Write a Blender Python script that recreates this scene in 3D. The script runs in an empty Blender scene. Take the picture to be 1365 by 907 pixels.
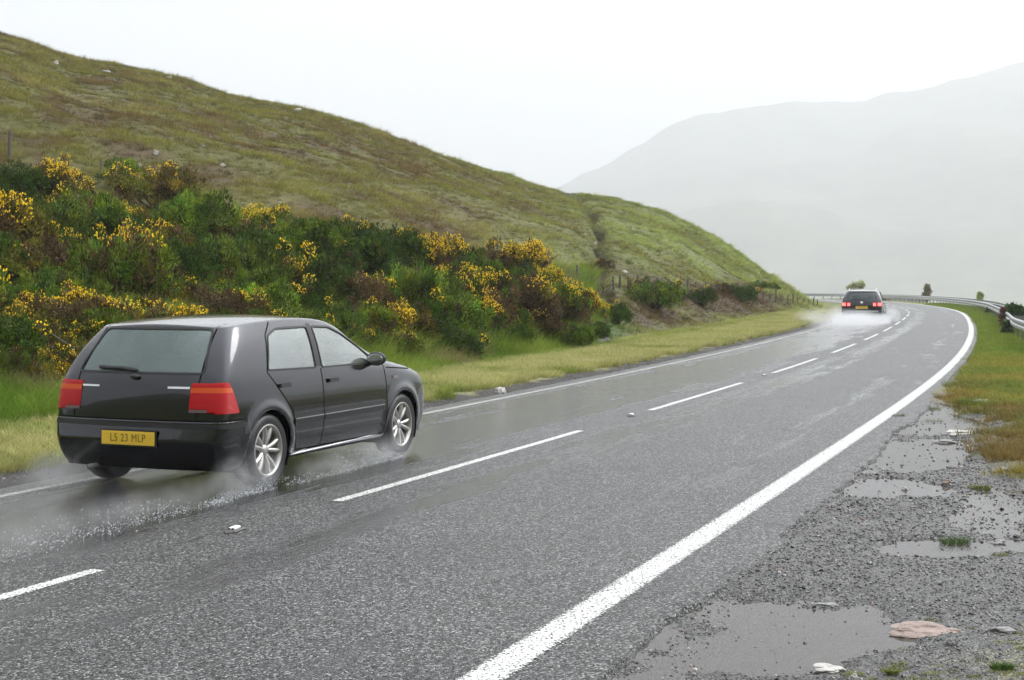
import bpy, bmesh, math, random
import numpy as np
from mathutils import Vector, Matrix
from mathutils.bvhtree import BVHTree
random.seed(7); RNG = np.random.default_rng(7)
S = bpy.context.scene
COL = S.collection
R = math.radians
# ------------------------------------------------------------------ camera, world, sun, exposure
F, HC, U0, V0 = 1950.0, 1.713, 682.5, 380.0        # focal length in photo pixels, eye height, principal column, horizon row
cam = bpy.data.objects.new('camera', bpy.data.cameras.new('camera'))
COL.objects.link(cam); S.camera = cam
cam.location = (0, 0, HC); cam.rotation_euler = (R(90), 0, 0)
cam.data.sensor_width = 36; cam.data.lens = F / 1365 * 36
cam.data.shift_y = -(453.5 - V0) / 1365
cam.data.clip_start = 0.1; cam.data.clip_end = 9000
S.view_settings.view_transform = 'Standard'; S.view_settings.look = 'None'
S.view_settings.exposure = 0.10; S.view_settings.gamma = 1.0
S.render.engine = 'CYCLES'
S.cycles.max_bounces = 8; S.cycles.volume_bounces = 2; S.cycles.transparent_max_bounces = 12
S.cycles.use_denoising = True
S.cycles.volume_step_rate = 1.5
SUN_ROT, SUN_EL = R(62), R(40)                      # bright patch of cloud to the right
w = bpy.data.worlds.new('World'); S.world = w; w.use_nodes = True
nt = w.node_tree; nt.nodes.clear()
def N(nt, t, **k):
    n = nt.nodes.new(t)
    for a, b in k.items(): setattr(n, a, b)
    return n
def setin(n, **k):
    for a, b in k.items(): n.inputs[a.replace('_', ' ')].default_value = b
def L(nt, a, b): nt.links.new(a, b)
def math_(nt, op, a, b=None, c=None, clamp=False):
    m = N(nt, 'ShaderNodeMath', operation=op, use_clamp=clamp)
    for i, v in enumerate((a, b, c)):
        if v is None: continue
        if isinstance(v, (int, float)): m.inputs[i].default_value = v
        else: L(nt, v, m.inputs[i])
    return m.outputs[0]
sky = N(nt, 'ShaderNodeTexSky', sky_type='NISHITA'); sky.sun_disc = False
sky.sun_elevation = SUN_EL; sky.sun_rotation = SUN_ROT
hs = N(nt, 'ShaderNodeHueSaturation'); hs.inputs['Saturation'].default_value = 0.12; hs.inputs['Value'].default_value = 0.6
L(nt, sky.outputs[0], hs.inputs['Color'])
# overcast: cloud deck three times brighter overhead than at the horizon, brightest towards the hidden sun
tc = N(nt, 'ShaderNodeTexCoord'); sx = N(nt, 'ShaderNodeSeparateXYZ'); L(nt, tc.outputs['Generated'], sx.inputs[0])
el = math_(nt, 'MAXIMUM', sx.outputs['Z'], 0.0)
cie = math_(nt, 'MULTIPLY_ADD', el, 2.6, 1.0)
dot = N(nt, 'ShaderNodeVectorMath', operation='DOT_PRODUCT'); L(nt, tc.outputs['Generated'], dot.inputs[0])
sd = Vector((math.sin(SUN_ROT) * math.cos(SUN_EL), math.cos(SUN_ROT) * math.cos(SUN_EL), math.sin(SUN_EL)))
dot.inputs[1].default_value = sd
lobe = math_(nt, 'POWER', math_(nt, 'MAXIMUM', math_(nt, 'MULTIPLY_ADD', dot.outputs['Value'], 0.5, 0.5), 0.0), 4.0)
ns = N(nt, 'ShaderNodeTexNoise'); setin(ns, Scale=2.2, Detail=4.0); L(nt, tc.outputs['Generated'], ns.inputs['Vector'])
cl = math_(nt, 'MULTIPLY_ADD', ns.outputs['Fac'], 0.5, 0.75)
lum = math_(nt, 'MULTIPLY', math_(nt, 'MULTIPLY', math_(nt, 'MULTIPLY_ADD', lobe, 2.1, 0.38), cie), cl)
vm = N(nt, 'ShaderNodeVectorMath', operation='SCALE'); vm.inputs[0].default_value = (6.35, 6.5, 6.75); L(nt, lum, vm.inputs['Scale'])
add = N(nt, 'ShaderNodeVectorMath', operation='ADD'); L(nt, vm.outputs[0], add.inputs[0]); L(nt, hs.outputs[0], add.inputs[1])
bg = N(nt, 'ShaderNodeBackground'); bg.inputs['Strength'].default_value = 0.1; L(nt, add.outputs[0], bg.inputs['Color'])
wo = N(nt, 'ShaderNodeOutputWorld'); L(nt, bg.outputs[0], wo.inputs['Surface'])
sl = bpy.data.lights.new('sun', 'SUN'); sl.energy = 1.5; sl.angle = R(22); sl.color = (1, .97, .92)
so = bpy.data.objects.new('sun', sl); COL.objects.link(so); so.location = (0, 0, 50)
so.rotation_euler = Vector((-sd.x, -sd.y, -sd.z)).to_track_quat('-Z', 'Y').to_euler()

# ------------------------------------------------------------------ helpers
def tag(o, label=None, cat=None, group=None, kind=None):
    if label: o['label'] = label
    if cat: o['category'] = cat
    if group: o['group'] = group
    if kind: o['kind'] = kind
    return o
def empty(name, loc=(0, 0, 0), rz=0):
    o = bpy.data.objects.new(name, None); COL.objects.link(o); o.location = loc; o.rotation_euler = (0, 0, rz); o.empty_display_size = .2
    return o
def link(name, me, mat=None, parent=None):
    o = bpy.data.objects.new(name, me); COL.objects.link(o)
    if mat is not None and not len(me.materials):
        for m in (mat if isinstance(mat, (list, tuple)) else [mat]): me.materials.append(m)
    if parent: o.parent = parent
    return o
def mesh_np(name, V, Fc, smooth=True):
    me = bpy.data.meshes.new(name)
    V = np.asarray(V, dtype=np.float32); Fc = np.asarray(Fc, dtype=np.int32)
    k = Fc.shape[1]
    me.vertices.add(len(V)); me.vertices.foreach_set('co', V.ravel())
    me.loops.add(Fc.size); me.loops.foreach_set('vertex_index', Fc.ravel())
    me.polygons.add(len(Fc)); me.polygons.foreach_set('loop_start', np.arange(len(Fc), dtype=np.int32) * k)
    me.update(calc_edges=True)
    me.polygons.foreach_set('use_smooth', np.full(len(Fc), smooth)); me.validate()
    return me
def set_attr(me, name, data, typ='FLOAT'):
    a = me.attributes.new(name, typ, 'POINT')
    data = np.asarray(data, dtype=np.float32)
    if typ == 'FLOAT_COLOR':
        c = np.ones((len(data), 4), np.float32); c[:, :3] = data; a.data.foreach_set('color', c.ravel())
    else: a.data.foreach_set('value', data.ravel())
def from_bm(name, bm, mat, parent=None, smooth=True):
    me = bpy.data.meshes.new(name); bm.normal_update(); bm.to_mesh(me); bm.free()
    me.polygons.foreach_set('use_smooth', np.full(len(me.polygons), smooth))
    return link(name, me, mat, parent)
def grid_faces(nr, nc):
    i = np.arange(nr * nc).reshape(nr, nc)
    return np.stack([i[:-1, :-1].ravel(), i[:-1, 1:].ravel(), i[1:, 1:].ravel(), i[1:, :-1].ravel()], 1)
def _hash(i, j, seed):
    h = (i.astype(np.int64) * 374761393 + j.astype(np.int64) * 668265263 + seed * 2147483647) & 0xffffffff
    h = ((h ^ (h >> 13)) * 1274126177) & 0xffffffff
    return ((h ^ (h >> 16)) & 0xffff) / 65535.0
def vnoise(x, y, seed=0):
    i = np.floor(x); j = np.floor(y); fx = x - i; fy = y - j
    fx = fx * fx * (3 - 2 * fx); fy = fy * fy * (3 - 2 * fy)
    a = _hash(i, j, seed); b = _hash(i + 1, j, seed); c = _hash(i, j + 1, seed); d = _hash(i + 1, j + 1, seed)
    return (a * (1 - fx) + b * fx) * (1 - fy) + (c * (1 - fx) + d * fx) * fy
def fbm(x, y, scale, oct=4, seed=0, gain=.5):
    t = 0; a = 1; n = 0
    for o in range(oct):
        t = t + a * vnoise(x / scale + 17.3 * o, y / scale - 9.1 * o, seed + o); n += a; a *= gain; scale /= 2.03
    return t / n                                                   # 0..1
def smooth(a, b, x):
    t = np.clip((x - a) / (b - a), 0, 1); return t * t * (3 - 2 * t)
def gp(u, v, z=0.0):
    Y = F * (HC - z) / (v - V0); return ((u - U0) / F * Y, Y)

# ------------------------------------------------------------------ the road's line: centre line by arc length
KN = [-12, 0, 20, 40, 60, 85, 115, 150, 180, 230, 300]
HD = [.386, .383, .367, .324, .300, .282, .199, .111, -.25, -.8, -1.2]
DS = .25
SS = np.arange(-12, 260, DS)
TH = np.interp(SS, KN, HD); TH = np.convolve(np.pad(TH, 20, 'edge'), np.ones(41) / 41, 'valid')
PX = np.cumsum(np.sin(TH)) * DS; PY = np.cumsum(np.cos(TH)) * DS
i0 = int(12 / DS); PX += -4.80 - PX[i0]; PY += 3.0 - PY[i0]
OFF_R, OFF_L = 3.09, -2.66
def path(s, off=0.0):
    x = np.interp(s, SS, PX); y = np.interp(s, SS, PY); t = np.interp(s, SS, TH)
    return x + off * np.cos(t), y - off * np.sin(t), t
_sub = np.arange(0, len(SS), 3)
def road_co(x, y):
    """arc length and signed offset (right positive) of points from the centre line"""
    x = np.atleast_1d(x); y = np.atleast_1d(y); s = np.empty(x.shape); o = np.empty(x.shape)
    for a in range(0, len(x), 20000):
        dx = x[a:a + 20000, None] - PX[_sub]; dy = y[a:a + 20000, None] - PY[_sub]
        i = _sub[np.argmin(dx * dx + dy * dy, 1)]
        ddx = x[a:a + 20000] - PX[i]; ddy = y[a:a + 20000] - PY[i]
        o[a:a + 20000] = ddx * np.cos(TH[i]) - ddy * np.sin(TH[i])
        s[a:a + 20000] = SS[i] + ddx * np.sin(TH[i]) + ddy * np.cos(TH[i])
    return s, o

# ------------------------------------------------------------------ materials
def newmat(name):
    m = bpy.data.materials.new(name); m.use_nodes = True
    return m, m.node_tree, m.node_tree.nodes['Principled BSDF']
def simple(name, col, rough=.5, metal=0, spec=.5, coat=0, var=0, vscale=8, bump=0, bscale=40, emis=0):
    m, nt, p = newmat(name)
    p.inputs['Base Color'].default_value = (*col, 1); p.inputs['Roughness'].default_value = rough; p.inputs['Metallic'].default_value = metal
    p.inputs['Specular IOR Level'].default_value = spec; p.inputs['Coat Weight'].default_value = coat; p.inputs['Coat Roughness'].default_value = .08
    if emis: p.inputs['Emission Color'].default_value = (*col, 1); p.inputs['Emission Strength'].default_value = emis
    t = N(nt, 'ShaderNodeTexCoord')
    if var:
        n = N(nt, 'ShaderNodeTexNoise'); setin(n, Scale=vscale, Detail=5.0, Roughness=.6); L(nt, t.outputs['Object'], n.inputs['Vector'])
        mx = N(nt, 'ShaderNodeMix', data_type='RGBA'); L(nt, n.outputs['Fac'], mx.inputs[0])
        mx.inputs[6].default_value = (*[c * (1 - var) for c in col], 1); mx.inputs[7].default_value = (*[min(1, c * (1 + var)) for c in col], 1)
        L(nt, mx.outputs[2], p.inputs['Base Color'])
    if bump:
        n = N(nt, 'ShaderNodeTexNoise'); setin(n, Scale=bscale, Detail=4.0); L(nt, t.outputs['Object'], n.inputs['Vector'])
        b = N(nt, 'ShaderNodeBump'); b.inputs['Strength'].default_value = bump; b.inputs['Distance'].default_value = .02
        L(nt, n.outputs['Fac'], b.inputs['Height']); L(nt, b.outputs[0], p.inputs['Normal'])
    return m
def ramp(nt, fac, stops):
    r = N(nt, 'ShaderNodeValToRGB'); e = r.color_ramp.elements
    while len(e) < len(stops): e.new(.5)
    for k, (p, c) in enumerate(stops):
        e[k].position = p; e[k].color = (*c, 1) if len(c) == 3 else c
    L(nt, fac, r.inputs[0]); return r.outputs[0]
def g3(v): return (v, v, v)

def asphalt_mat():
    m, nt, p = newmat('wet_asphalt')
    t = N(nt, 'ShaderNodeTexCoord'); co = t.outputs['Object']
    v = N(nt, 'ShaderNodeTexVoronoi'); setin(v, Scale=95.0); L(nt, co, v.inputs['Vector'])
    sep = N(nt, 'ShaderNodeSeparateColor'); L(nt, v.outputs['Color'], sep.inputs[0])
    stone = ramp(nt, sep.outputs[0], [(0, g3(.006)), (.5, (.022, .022, .021)), (.8, (.075, .075, .072)), (1, (.42, .42, .40))])
    n1 = N(nt, 'ShaderNodeTexNoise'); setin(n1, Scale=.9, Detail=5.0, Roughness=.65); L(nt, co, n1.inputs['Vector'])
    at = N(nt, 'ShaderNodeAttribute', attribute_name='lat'); lat = at.outputs['Fac']
    # long streaks that follow the road: noise in (arc length, offset) space
    at2 = N(nt, 'ShaderNodeAttribute', attribute_name='sta')
    cmb = N(nt, 'ShaderNodeCombineXYZ'); L(nt, math_(nt, 'MULTIPLY', at2.outputs['Fac'], .22), cmb.inputs[0]); L(nt, math_(nt, 'MULTIPLY', lat, 2.4), cmb.inputs[1])
    n2 = N(nt, 'ShaderNodeTexNoise'); setin(n2, Scale=1.0, Detail=5.0, Roughness=.6, Distortion=.35); L(nt, cmb.outputs[0], n2.inputs['Vector'])
    def band(c, wd):
        d = math_(nt, 'DIVIDE', math_(nt, 'ABSOLUTE', math_(nt, 'SUBTRACT', lat, c)), wd)
        return math_(nt, 'SUBTRACT', 1.0, math_(nt, 'MULTIPLY', d, d), clamp=True)
    tracks = math_(nt, 'ADD', math_(nt, 'MULTIPLY', band(-1.5, 1.35), 1.0), math_(nt, 'ADD', math_(nt, 'MULTIPLY', band(.62, .5), .6), math_(nt, 'MULTIPLY', band(2.35, .35), .3)))
    wet = math_(nt, 'ADD', math_(nt, 'MULTIPLY', tracks, .42), math_(nt, 'ADD', math_(nt, 'MULTIPLY', n2.outputs['Fac'], 1.0), math_(nt, 'MULTIPLY', n1.outputs['Fac'], .35)))
    wm = ramp(nt, wet, [(.82, g3(0)), (.95, g3(1))])
    mx = N(nt, 'ShaderNodeMix', data_type='RGBA'); L(nt, wm, mx.inputs[0]); L(nt, stone, mx.inputs[6])
    dk = N(nt, 'ShaderNodeMix', data_type='RGBA', blend_type='MULTIPLY'); dk.inputs[0].default_value = 1; L(nt, stone, dk.inputs[6]); dk.inputs[7].default_value = (.25, .25, .26, 1)
    L(nt, dk.outputs[2], mx.inputs[7])
    var = N(nt, 'ShaderNodeMix', data_type='RGBA', blend_type='MULTIPLY'); var.inputs[0].default_value = 1; L(nt, mx.outputs[2], var.inputs[6])
    L(nt, ramp(nt, n1.outputs['Fac'], [(.3, g3(.72)), (.7, g3(1.0))]), var.inputs[7])
    L(nt, var.outputs[2], p.inputs['Base Color'])
    rr = N(nt, 'ShaderNodeMapRange'); L(nt, wm, rr.inputs['Value']); rr.inputs['To Min'].default_value = .40; rr.inputs['To Max'].default_value = .10
    L(nt, rr.outputs[0], p.inputs['Roughness'])
    hgt = math_(nt, 'SUBTRACT', 1.0, v.outputs['Distance'])
    nf = N(nt, 'ShaderNodeTexNoise'); setin(nf, Scale=30.0, Detail=3.0); L(nt, co, nf.inputs['Vector'])
    hh = math_(nt, 'ADD', hgt, math_(nt, 'MULTIPLY', nf.outputs['Fac'], .8))
    b = N(nt, 'ShaderNodeBump'); b.inputs['Distance'].default_value = .009; L(nt, hh, b.inputs['Height'])
    bs = N(nt, 'ShaderNodeMapRange'); L(nt, wm, bs.inputs['Value']); bs.inputs['To Min'].default_value = 1.0; bs.inputs['To Max'].default_value = .22
    L(nt, bs.outputs[0], b.inputs['Strength']); L(nt, b.outputs[0], p.inputs['Normal'])
    sp_ = ramp(nt, sep.outputs[1], [(0, g3(.08)), (.5, g3(.35)), (1, g3(.95))]); smx = N(nt, 'ShaderNodeMix', data_type='RGBA'); L(nt, wm, smx.inputs[0]); L(nt, sp_, smx.inputs[6]); smx.inputs[7].default_value = (.5, .5, .5, 1)
    L(nt, smx.outputs[2], p.inputs['Specular IOR Level'])
    return m
def paint_mat(name, col, wear):
    m, nt, p = newmat(name)
    t = N(nt, 'ShaderNodeTexCoord'); co = t.outputs['Object']
    n = N(nt, 'ShaderNodeTexNoise'); setin(n, Scale=75.0, Detail=4.0, Roughness=.75); L(nt, co, n.inputs['Vector'])
    v = N(nt, 'ShaderNodeTexVoronoi'); setin(v, Scale=85.0); L(nt, co, v.inputs['Vector'])
    lat = N(nt, 'ShaderNodeAttribute', attribute_name='edge').outputs['Fac']       # 1 at the border of the line
    k = math_(nt, 'ADD', n.outputs['Fac'], math_(nt, 'MULTIPLY', math_(nt, 'POWER', lat, 6.0), .16))
    hole = math_(nt, 'GREATER_THAN', k, wear)
    c = ramp(nt, n.outputs['Fac'], [(.3, tuple(x * .8 for x in col)), (.6, col)])
    L(nt, c, p.inputs['Base Color']); p.inputs['Roughness'].default_value = .35
    b = N(nt, 'ShaderNodeBump'); b.inputs['Strength'].default_value = .4; b.inputs['Distance'].default_value = .003; L(nt, v.outputs['Distance'], b.inputs['Height']); L(nt, b.outputs[0], p.inputs['Normal'])
    L(nt, math_(nt, 'SUBTRACT', 1.0, hole), p.inputs['Alpha'])
    return m
def vcol_mat(name, rough=.8, spec=.2, nscale=6.0, amt=.35, bump=.5, bscale=25.0, trans=0.0):
    """ground whose own colour is stored per vertex, broken up by fine noise"""
    m, nt, p = newmat(name)
    a = N(nt, 'ShaderNodeAttribute', attribute_name='col'); t = N(nt, 'ShaderNodeTexCoord')
    n = N(nt, 'ShaderNodeTexNoise'); setin(n, Scale=nscale, Detail=8.0, Roughness=.7); L(nt, t.outputs['Object'], n.inputs['Vector'])
    mx = N(nt, 'ShaderNodeMix', data_type='RGBA', blend_type='MULTIPLY'); mx.inputs[0].default_value = 1
    L(nt, a.outputs['Color'], mx.inputs[6]); L(nt, ramp(nt, n.outputs['Fac'], [(.3, g3(1 - amt)), (.7, g3(1 + amt))]), mx.inputs[7])
    L(nt, mx.outputs[2], p.inputs['Base Color']); p.inputs['Roughness'].default_value = rough; p.inputs['Specular IOR Level'].default_value = spec
    n2 = N(nt, 'ShaderNodeTexNoise'); setin(n2, Scale=bscale, Detail=6.0, Roughness=.7); L(nt, t.outputs['Object'], n2.inputs['Vector'])
    b = N(nt, 'ShaderNodeBump'); b.inputs['Strength'].default_value = bump; b.inputs['Distance'].default_value = .05; L(nt, n2.outputs['Fac'], b.inputs['Height']); L(nt, b.outputs[0], p.inputs['Normal'])
    return m
def inst_mat(name, rough=.7, spec=.10, trans=.25, jitter=.35):
    """blades, leaves and stones: colour carried by each instance"""
    m, nt, p = newmat(name)
    a = N(nt, 'ShaderNodeAttribute', attribute_name='col', attribute_type='INSTANCER'); 
    oi = N(nt, 'ShaderNodeObjectInfo')
    mr = N(nt, 'ShaderNodeMapRange'); L(nt, oi.outputs['Random'], mr.inputs['Value']); mr.inputs['To Min'].default_value = 1 - jitter; mr.inputs['To Max'].default_value = 1 + jitter
    v = N(nt, 'ShaderNodeVectorMath', operation='SCALE'); L(nt, a.outputs['Color'], v.inputs[0]); L(nt, mr.outputs[0], v.inputs['Scale'])
    L(nt, v.outputs[0], p.inputs['Base Color']); p.inputs['Roughness'].default_value = rough; p.inputs['Specular IOR Level'].default_value = spec
    if trans:
        tr = N(nt, 'ShaderNodeBsdfTranslucent'); L(nt, v.outputs[0], tr.inputs['Color'])
        ms = N(nt, 'ShaderNodeMixShader'); ms.inputs[0].default_value = trans
        L(nt, p.outputs[0], ms.inputs[1]); L(nt, tr.outputs[0], ms.inputs[2]); L(nt, ms.outputs[0], nt.nodes['Material Output'].inputs['Surface'])
    return m
def gravel_mat():
    m = vcol_mat('wet_gravel', rough=.45, spec=.5, nscale=60.0, amt=.5, bump=.6, bscale=90.0); nt = m.node_tree; p = nt.nodes['Principled BSDF']
    t = N(nt, 'ShaderNodeTexCoord'); v = N(nt, 'ShaderNodeTexVoronoi'); setin(v, Scale=85.0); L(nt, t.outputs['Object'], v.inputs['Vector'])
    v2 = N(nt, 'ShaderNodeTexVoronoi'); setin(v2, Scale=150.0); L(nt, t.outputs['Object'], v2.inputs['Vector'])
    s1_ = N(nt, 'ShaderNodeSeparateColor'); L(nt, v.outputs['Color'], s1_.inputs[0]); s2_ = N(nt, 'ShaderNodeSeparateColor'); L(nt, v2.outputs['Color'], s2_.inputs[0])
    k = ramp(nt, math_(nt, 'MULTIPLY_ADD', s1_.outputs[0], .6, math_(nt, 'MULTIPLY', s2_.outputs[0], .4)), [(.1, g3(.18)), (.5, g3(.45)), (.75, g3(1.0)), (1, (3.4, 3.3, 3.1))])
    src = p.inputs['Base Color'].links[0].from_socket; mx = N(nt, 'ShaderNodeMix', data_type='RGBA', blend_type='MULTIPLY'); mx.inputs[0].default_value = 1; L(nt, src, mx.inputs[6]); L(nt, k, mx.inputs[7]); L(nt, mx.outputs[2], p.inputs['Base Color'])
    b = N(nt, 'ShaderNodeBump'); b.inputs['Strength'].default_value = 1; b.inputs['Distance'].default_value = .010; L(nt, math_(nt, 'SUBTRACT', 1.0, v.outputs['Distance']), b.inputs['Height']); L(nt, b.outputs[0], p.inputs['Normal'])
    L(nt, ramp(nt, s1_.outputs[1], [(0, g3(.05)), (1, g3(.8))]), p.inputs['Specular IOR Level'])
    return m
M_ASPH = asphalt_mat()
M_WHITE = paint_mat('white_line_paint', (.80, .80, .77), .535)
M_WHITE2 = paint_mat('weathered_line_paint', (.60, .59, .52), .515)
M_HILL = vcol_mat('hill_turf', nscale=5.0, amt=.4, bump=.8, bscale=9.0)
M_VERGE = vcol_mat('verge_turf', nscale=14.0, amt=.35, bump=.6, bscale=40.0)
M_BLADE = inst_mat('grass_blades')

# scatter by geometry nodes: variants in a collection of their own, points made here
def scatter(name, pts, scale, rotz, col, variants, label, cat, tilt=None, zs=None):
    pts = np.asarray(pts, np.float32)
    me = bpy.data.meshes.new(name); me.vertices.add(len(pts)); me.vertices.foreach_set('co', pts.ravel()); me.update()
    n = len(pts)
    scale = np.asarray(scale, np.float32) * np.ones(n, np.float32)
    sv = np.stack([scale, scale, scale * (zs if zs is not None else 1)], 1).astype(np.float32)
    a = me.attributes.new('sc', 'FLOAT_VECTOR', 'POINT'); a.data.foreach_set('vector', sv.ravel())
    tl = np.zeros((n, 2)) if tilt is None else np.asarray(tilt)
    rv = np.stack([tl[:, 0], tl[:, 1], rotz], 1).astype(np.float32)
    a = me.attributes.new('rot', 'FLOAT_VECTOR', 'POINT'); a.data.foreach_set('vector', rv.ravel())
    set_attr(me, 'col', col, 'FLOAT_COLOR')
    a = me.attributes.new('pick', 'INT', 'POINT'); a.data.foreach_set('value', RNG.integers(0, len(variants), n).astype(np.int32))
    o = link(name, me)
    c = bpy.data.collections.new(name + '_variants')
    for v in variants: c.objects.link(v)
    ng = bpy.data.node_groups.new(name + '_scatter', 'GeometryNodeTree')
    ng.interface.new_socket('Geometry', in_out='INPUT', socket_type='NodeSocketGeometry')
    ng.interface.new_socket('Geometry', in_out='OUTPUT', socket_type='NodeSocketGeometry')
    gi = ng.nodes.new('NodeGroupInput'); go = ng.nodes.new('NodeGroupOutput')
    ci = ng.nodes.new('GeometryNodeCollectionInfo'); ci.inputs['Collection'].default_value = c; ci.inputs['Separate Children'].default_value = True; ci.inputs['Reset Children'].default_value = True
    ip = ng.nodes.new('GeometryNodeInstanceOnPoints'); ip.inputs['Pick Instance'].default_value = True
    def na(nm, t):
        x = ng.nodes.new('GeometryNodeInputNamedAttribute'); x.data_type = t; x.inputs['Name'].default_value = nm; return x.outputs['Attribute']
    ng.links.new(gi.outputs[0], ip.inputs['Points']); ng.links.new(ci.outputs[0], ip.inputs['Instance'])
    ng.links.new(na('pick', 'INT'), ip.inputs['Instance Index']); ng.links.new(na('sc', 'FLOAT_VECTOR'), ip.inputs['Scale'])
    e2r = ng.nodes.new('FunctionNodeEulerToRotation'); ng.links.new(na('rot', 'FLOAT_VECTOR'), e2r.inputs[0]); ng.links.new(e2r.outputs[0], ip.inputs['Rotation'])
    ng.links.new(ip.outputs[0], go.inputs[0])
    md = o.modifiers.new('scatter', 'NODES'); md.node_group = ng
    tag(o, label, cat, kind='stuff')
    return o
def tuft_variant(name, n, rad, h, wd, lean, mat, seed, seg=2):
    """one clump of bent, tapering grass blades"""
    r = np.random.default_rng(seed); V = []; Fc = []
    for b in range(n):
        a = r.uniform(0, 2 * math.pi); d = rad * math.sqrt(r.uniform()); x, y = d * math.cos(a), d * math.sin(a)
        la = a + r.normal(0, .7); ln = lean * r.uniform(.2, 1.3); hh = h * r.uniform(.5, 1.1); w_ = wd * r.uniform(.6, 1.2)
        fa = r.uniform(0, math.pi); wx, wy = math.cos(fa) * w_ / 2, math.sin(fa) * w_ / 2
        b0 = len(V)
        for k in range(seg + 1):
            t = k / seg; ox = math.cos(la) * ln * hh * t * t; oy = math.sin(la) * ln * hh * t * t; z = hh * t * (1 - .25 * ln * t); ww = 1 - t * .9
            V.append((x + ox - wx * ww, y + oy - wy * ww, z)); V.append((x + ox + wx * ww, y + oy + wy * ww, z))
        for k in range(seg): Fc.append((b0 + 2 * k, b0 + 2 * k + 1, b0 + 2 * k + 3, b0 + 2 * k + 2))
    me = mesh_np(name, V, Fc, False); me.materials.append(mat)
    return bpy.data.objects.new(name, me)

# ------------------------------------------------------------------ the ground far below and beyond, out to the horizon
gm, gnt, gpn = newmat('far_moor'); gpn.inputs['Base Color'].default_value = (.09, .10, .05, 1); gpn.inputs['Roughness'].default_value = .9
me = mesh_np('ground', [(-5600, -5600, -16), (5600, -5600, -16), (5600, 5600, -16), (-5600, 5600, -16)], [(0, 1, 2, 3)])
tag(link('ground', me, gm), kind='structure')

# unseen hill added behind the camera to darken the near car's rear reflections
bx_ = np.linspace(-260, 260, 60); by_ = np.linspace(-30, -220, 30); BX, BY = np.meshgrid(bx_, by_); BZ = -1.5 + (np.clip(-BY - 34, 0, 999) * .6) + (fbm(BX.ravel(), BY.ravel(), 40, 4, 7).reshape(BX.shape) - .5) * 16 * smooth(-30, -60, BY)
me = mesh_np('added_hill_behind', np.stack([BX.ravel(), BY.ravel(), BZ.ravel()], 1), grid_faces(30, 60)[:, ::-1]); set_attr(me, 'col', np.tile([.075, .08, .03], (1800, 1)), 'FLOAT_COLOR')
tag(link('added_hill_behind', me, M_HILL), kind='structure')

# ------------------------------------------------------------------ the road
def strip(name, s, offs, z, mat, kind=None, parent=None, zoff=None):
    s = np.asarray(s, float)
    cols = []
    for k, o in enumerate(offs):
        x, y, _ = path(s, np.asarray(o) * np.ones_like(s)); cols.append(np.stack([x, y, np.full_like(x, z if np.isscalar(z) else z[k])], 1))
    V = np.stack(cols, 1).reshape(-1, 3); nc = len(offs)
    me = mesh_np(name, V, grid_faces(len(s), nc)[:, ::-1] if False else grid_faces(len(s), nc))
    la = np.stack([np.asarray(o) * np.ones_like(s) for o in offs], 1).ravel(); set_attr(me, 'lat', la)
    set_attr(me, 'sta', np.repeat(s, nc))
    e = np.tile(np.linspace(-1, 1, nc), len(s)); set_attr(me, 'edge', np.abs(e))
    o = link(name, me, mat, parent)
    if kind: tag(o, kind=kind)
    return o
s = np.concatenate([np.arange(-10, 60, .06), np.arange(60, 240, .5)])
rag = (fbm(s, s * 0, 1.3, 4, 3) - .5) * .34 + (fbm(s, s * 0, .16, 3, 9) - .5) * .10
rgt = OFF_R + np.interp(s, [8, 16, 26, 34], [.50, .42, .24, .20]) + rag * np.interp(s, [0, 16, 30], [1, .8, .22]); lft = OFF_L - .34 - (fbm(s, s * 0 + 5, .6, 3, 5) - .5) * .16
inner = [lft + (rgt - lft) * t for t in (.04, .2, .4, .6, .8, .97)]
road = strip('road', s, [lft - .05, lft] + inner + [rgt, rgt + .035], [-.12, 0, 0, 0, 0, 0, 0, 0, -.002, -.10], M_ASPH, 'structure')
# painted lines, 4 mm above the tarmac
s1 = np.arange(-9, 235, .5)
def line_strip(name, sa, sb, c, wd, mat, step=.25, parent=None):
    ss = np.linspace(sa, sb, max(2, int((sb - sa) / step) + 1))
    return strip(name, ss, [c - wd / 2, c - wd / 4, c, c + wd / 4, c + wd / 2], .004, mat)
o = line_strip('edge_line', -9, 235, OFF_R + .0, .21, M_WHITE, .3); tag(o, kind='structure')
o = line_strip('edge_line', -9, 235, OFF_L, .11, M_WHITE2, .3); tag(o, kind='structure')
s_d0, _ = road_co(np.array([gp(440, 668)[0]]), np.array([gp(440, 668)[1]])); s_d0 = float(s_d0[0])
dash_s = [s_d0 + 9.0 * k for k in range(-2, 24)]
for k, sa in enumerate(dash_s):
    if sa < -9: continue
    o = line_strip('centre_line', sa, sa + 6.0, 0, .115, M_WHITE, .5); tag(o, kind='structure')
# ------------------------------------------------------------------ hillside on the left (azimuth / range grid, real heights)
def cur(pts): a = np.array(pts, float); return a[:, 0], a[:, 1]
CV = cur([(-900, -260), (-500, -120), (-200, -8), (0, 44), (50, 62), (110, 82), (170, 87), (210, 97), (300, 127), (395, 148), (460, 164), (600, 212), (690, 240), (750, 257), (820, 267), (880, 282), (920, 299), (950, 317), (1000, 351), (1030, 371), (1060, 389), (1090, 399), (1130, 403), (1300, 404)])
CY = cur([(-900, 70), (-200, 78), (0, 86), (400, 100), (750, 114), (900, 116), (1060, 122), (1130, 135), (1300, 150)])
FV = cur([(-900, 150), (-100, 206), (0, 213), (135, 238), (250, 258), (450, 305), (600, 338), (760, 377), (810, 381), (900, 386), (1030, 392.5), (1060, 395), (1090, 401), (1130, 404), (1300, 405)])
FY = cur([(-900, 30), (-300, 40), (0, 46), (400, 46), (760, 50), (900, 62), (1030, 82), (1090, 105), (1130, 120), (1300, 135)])
_us = np.arange(-1000, 1320, 2.0)
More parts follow.
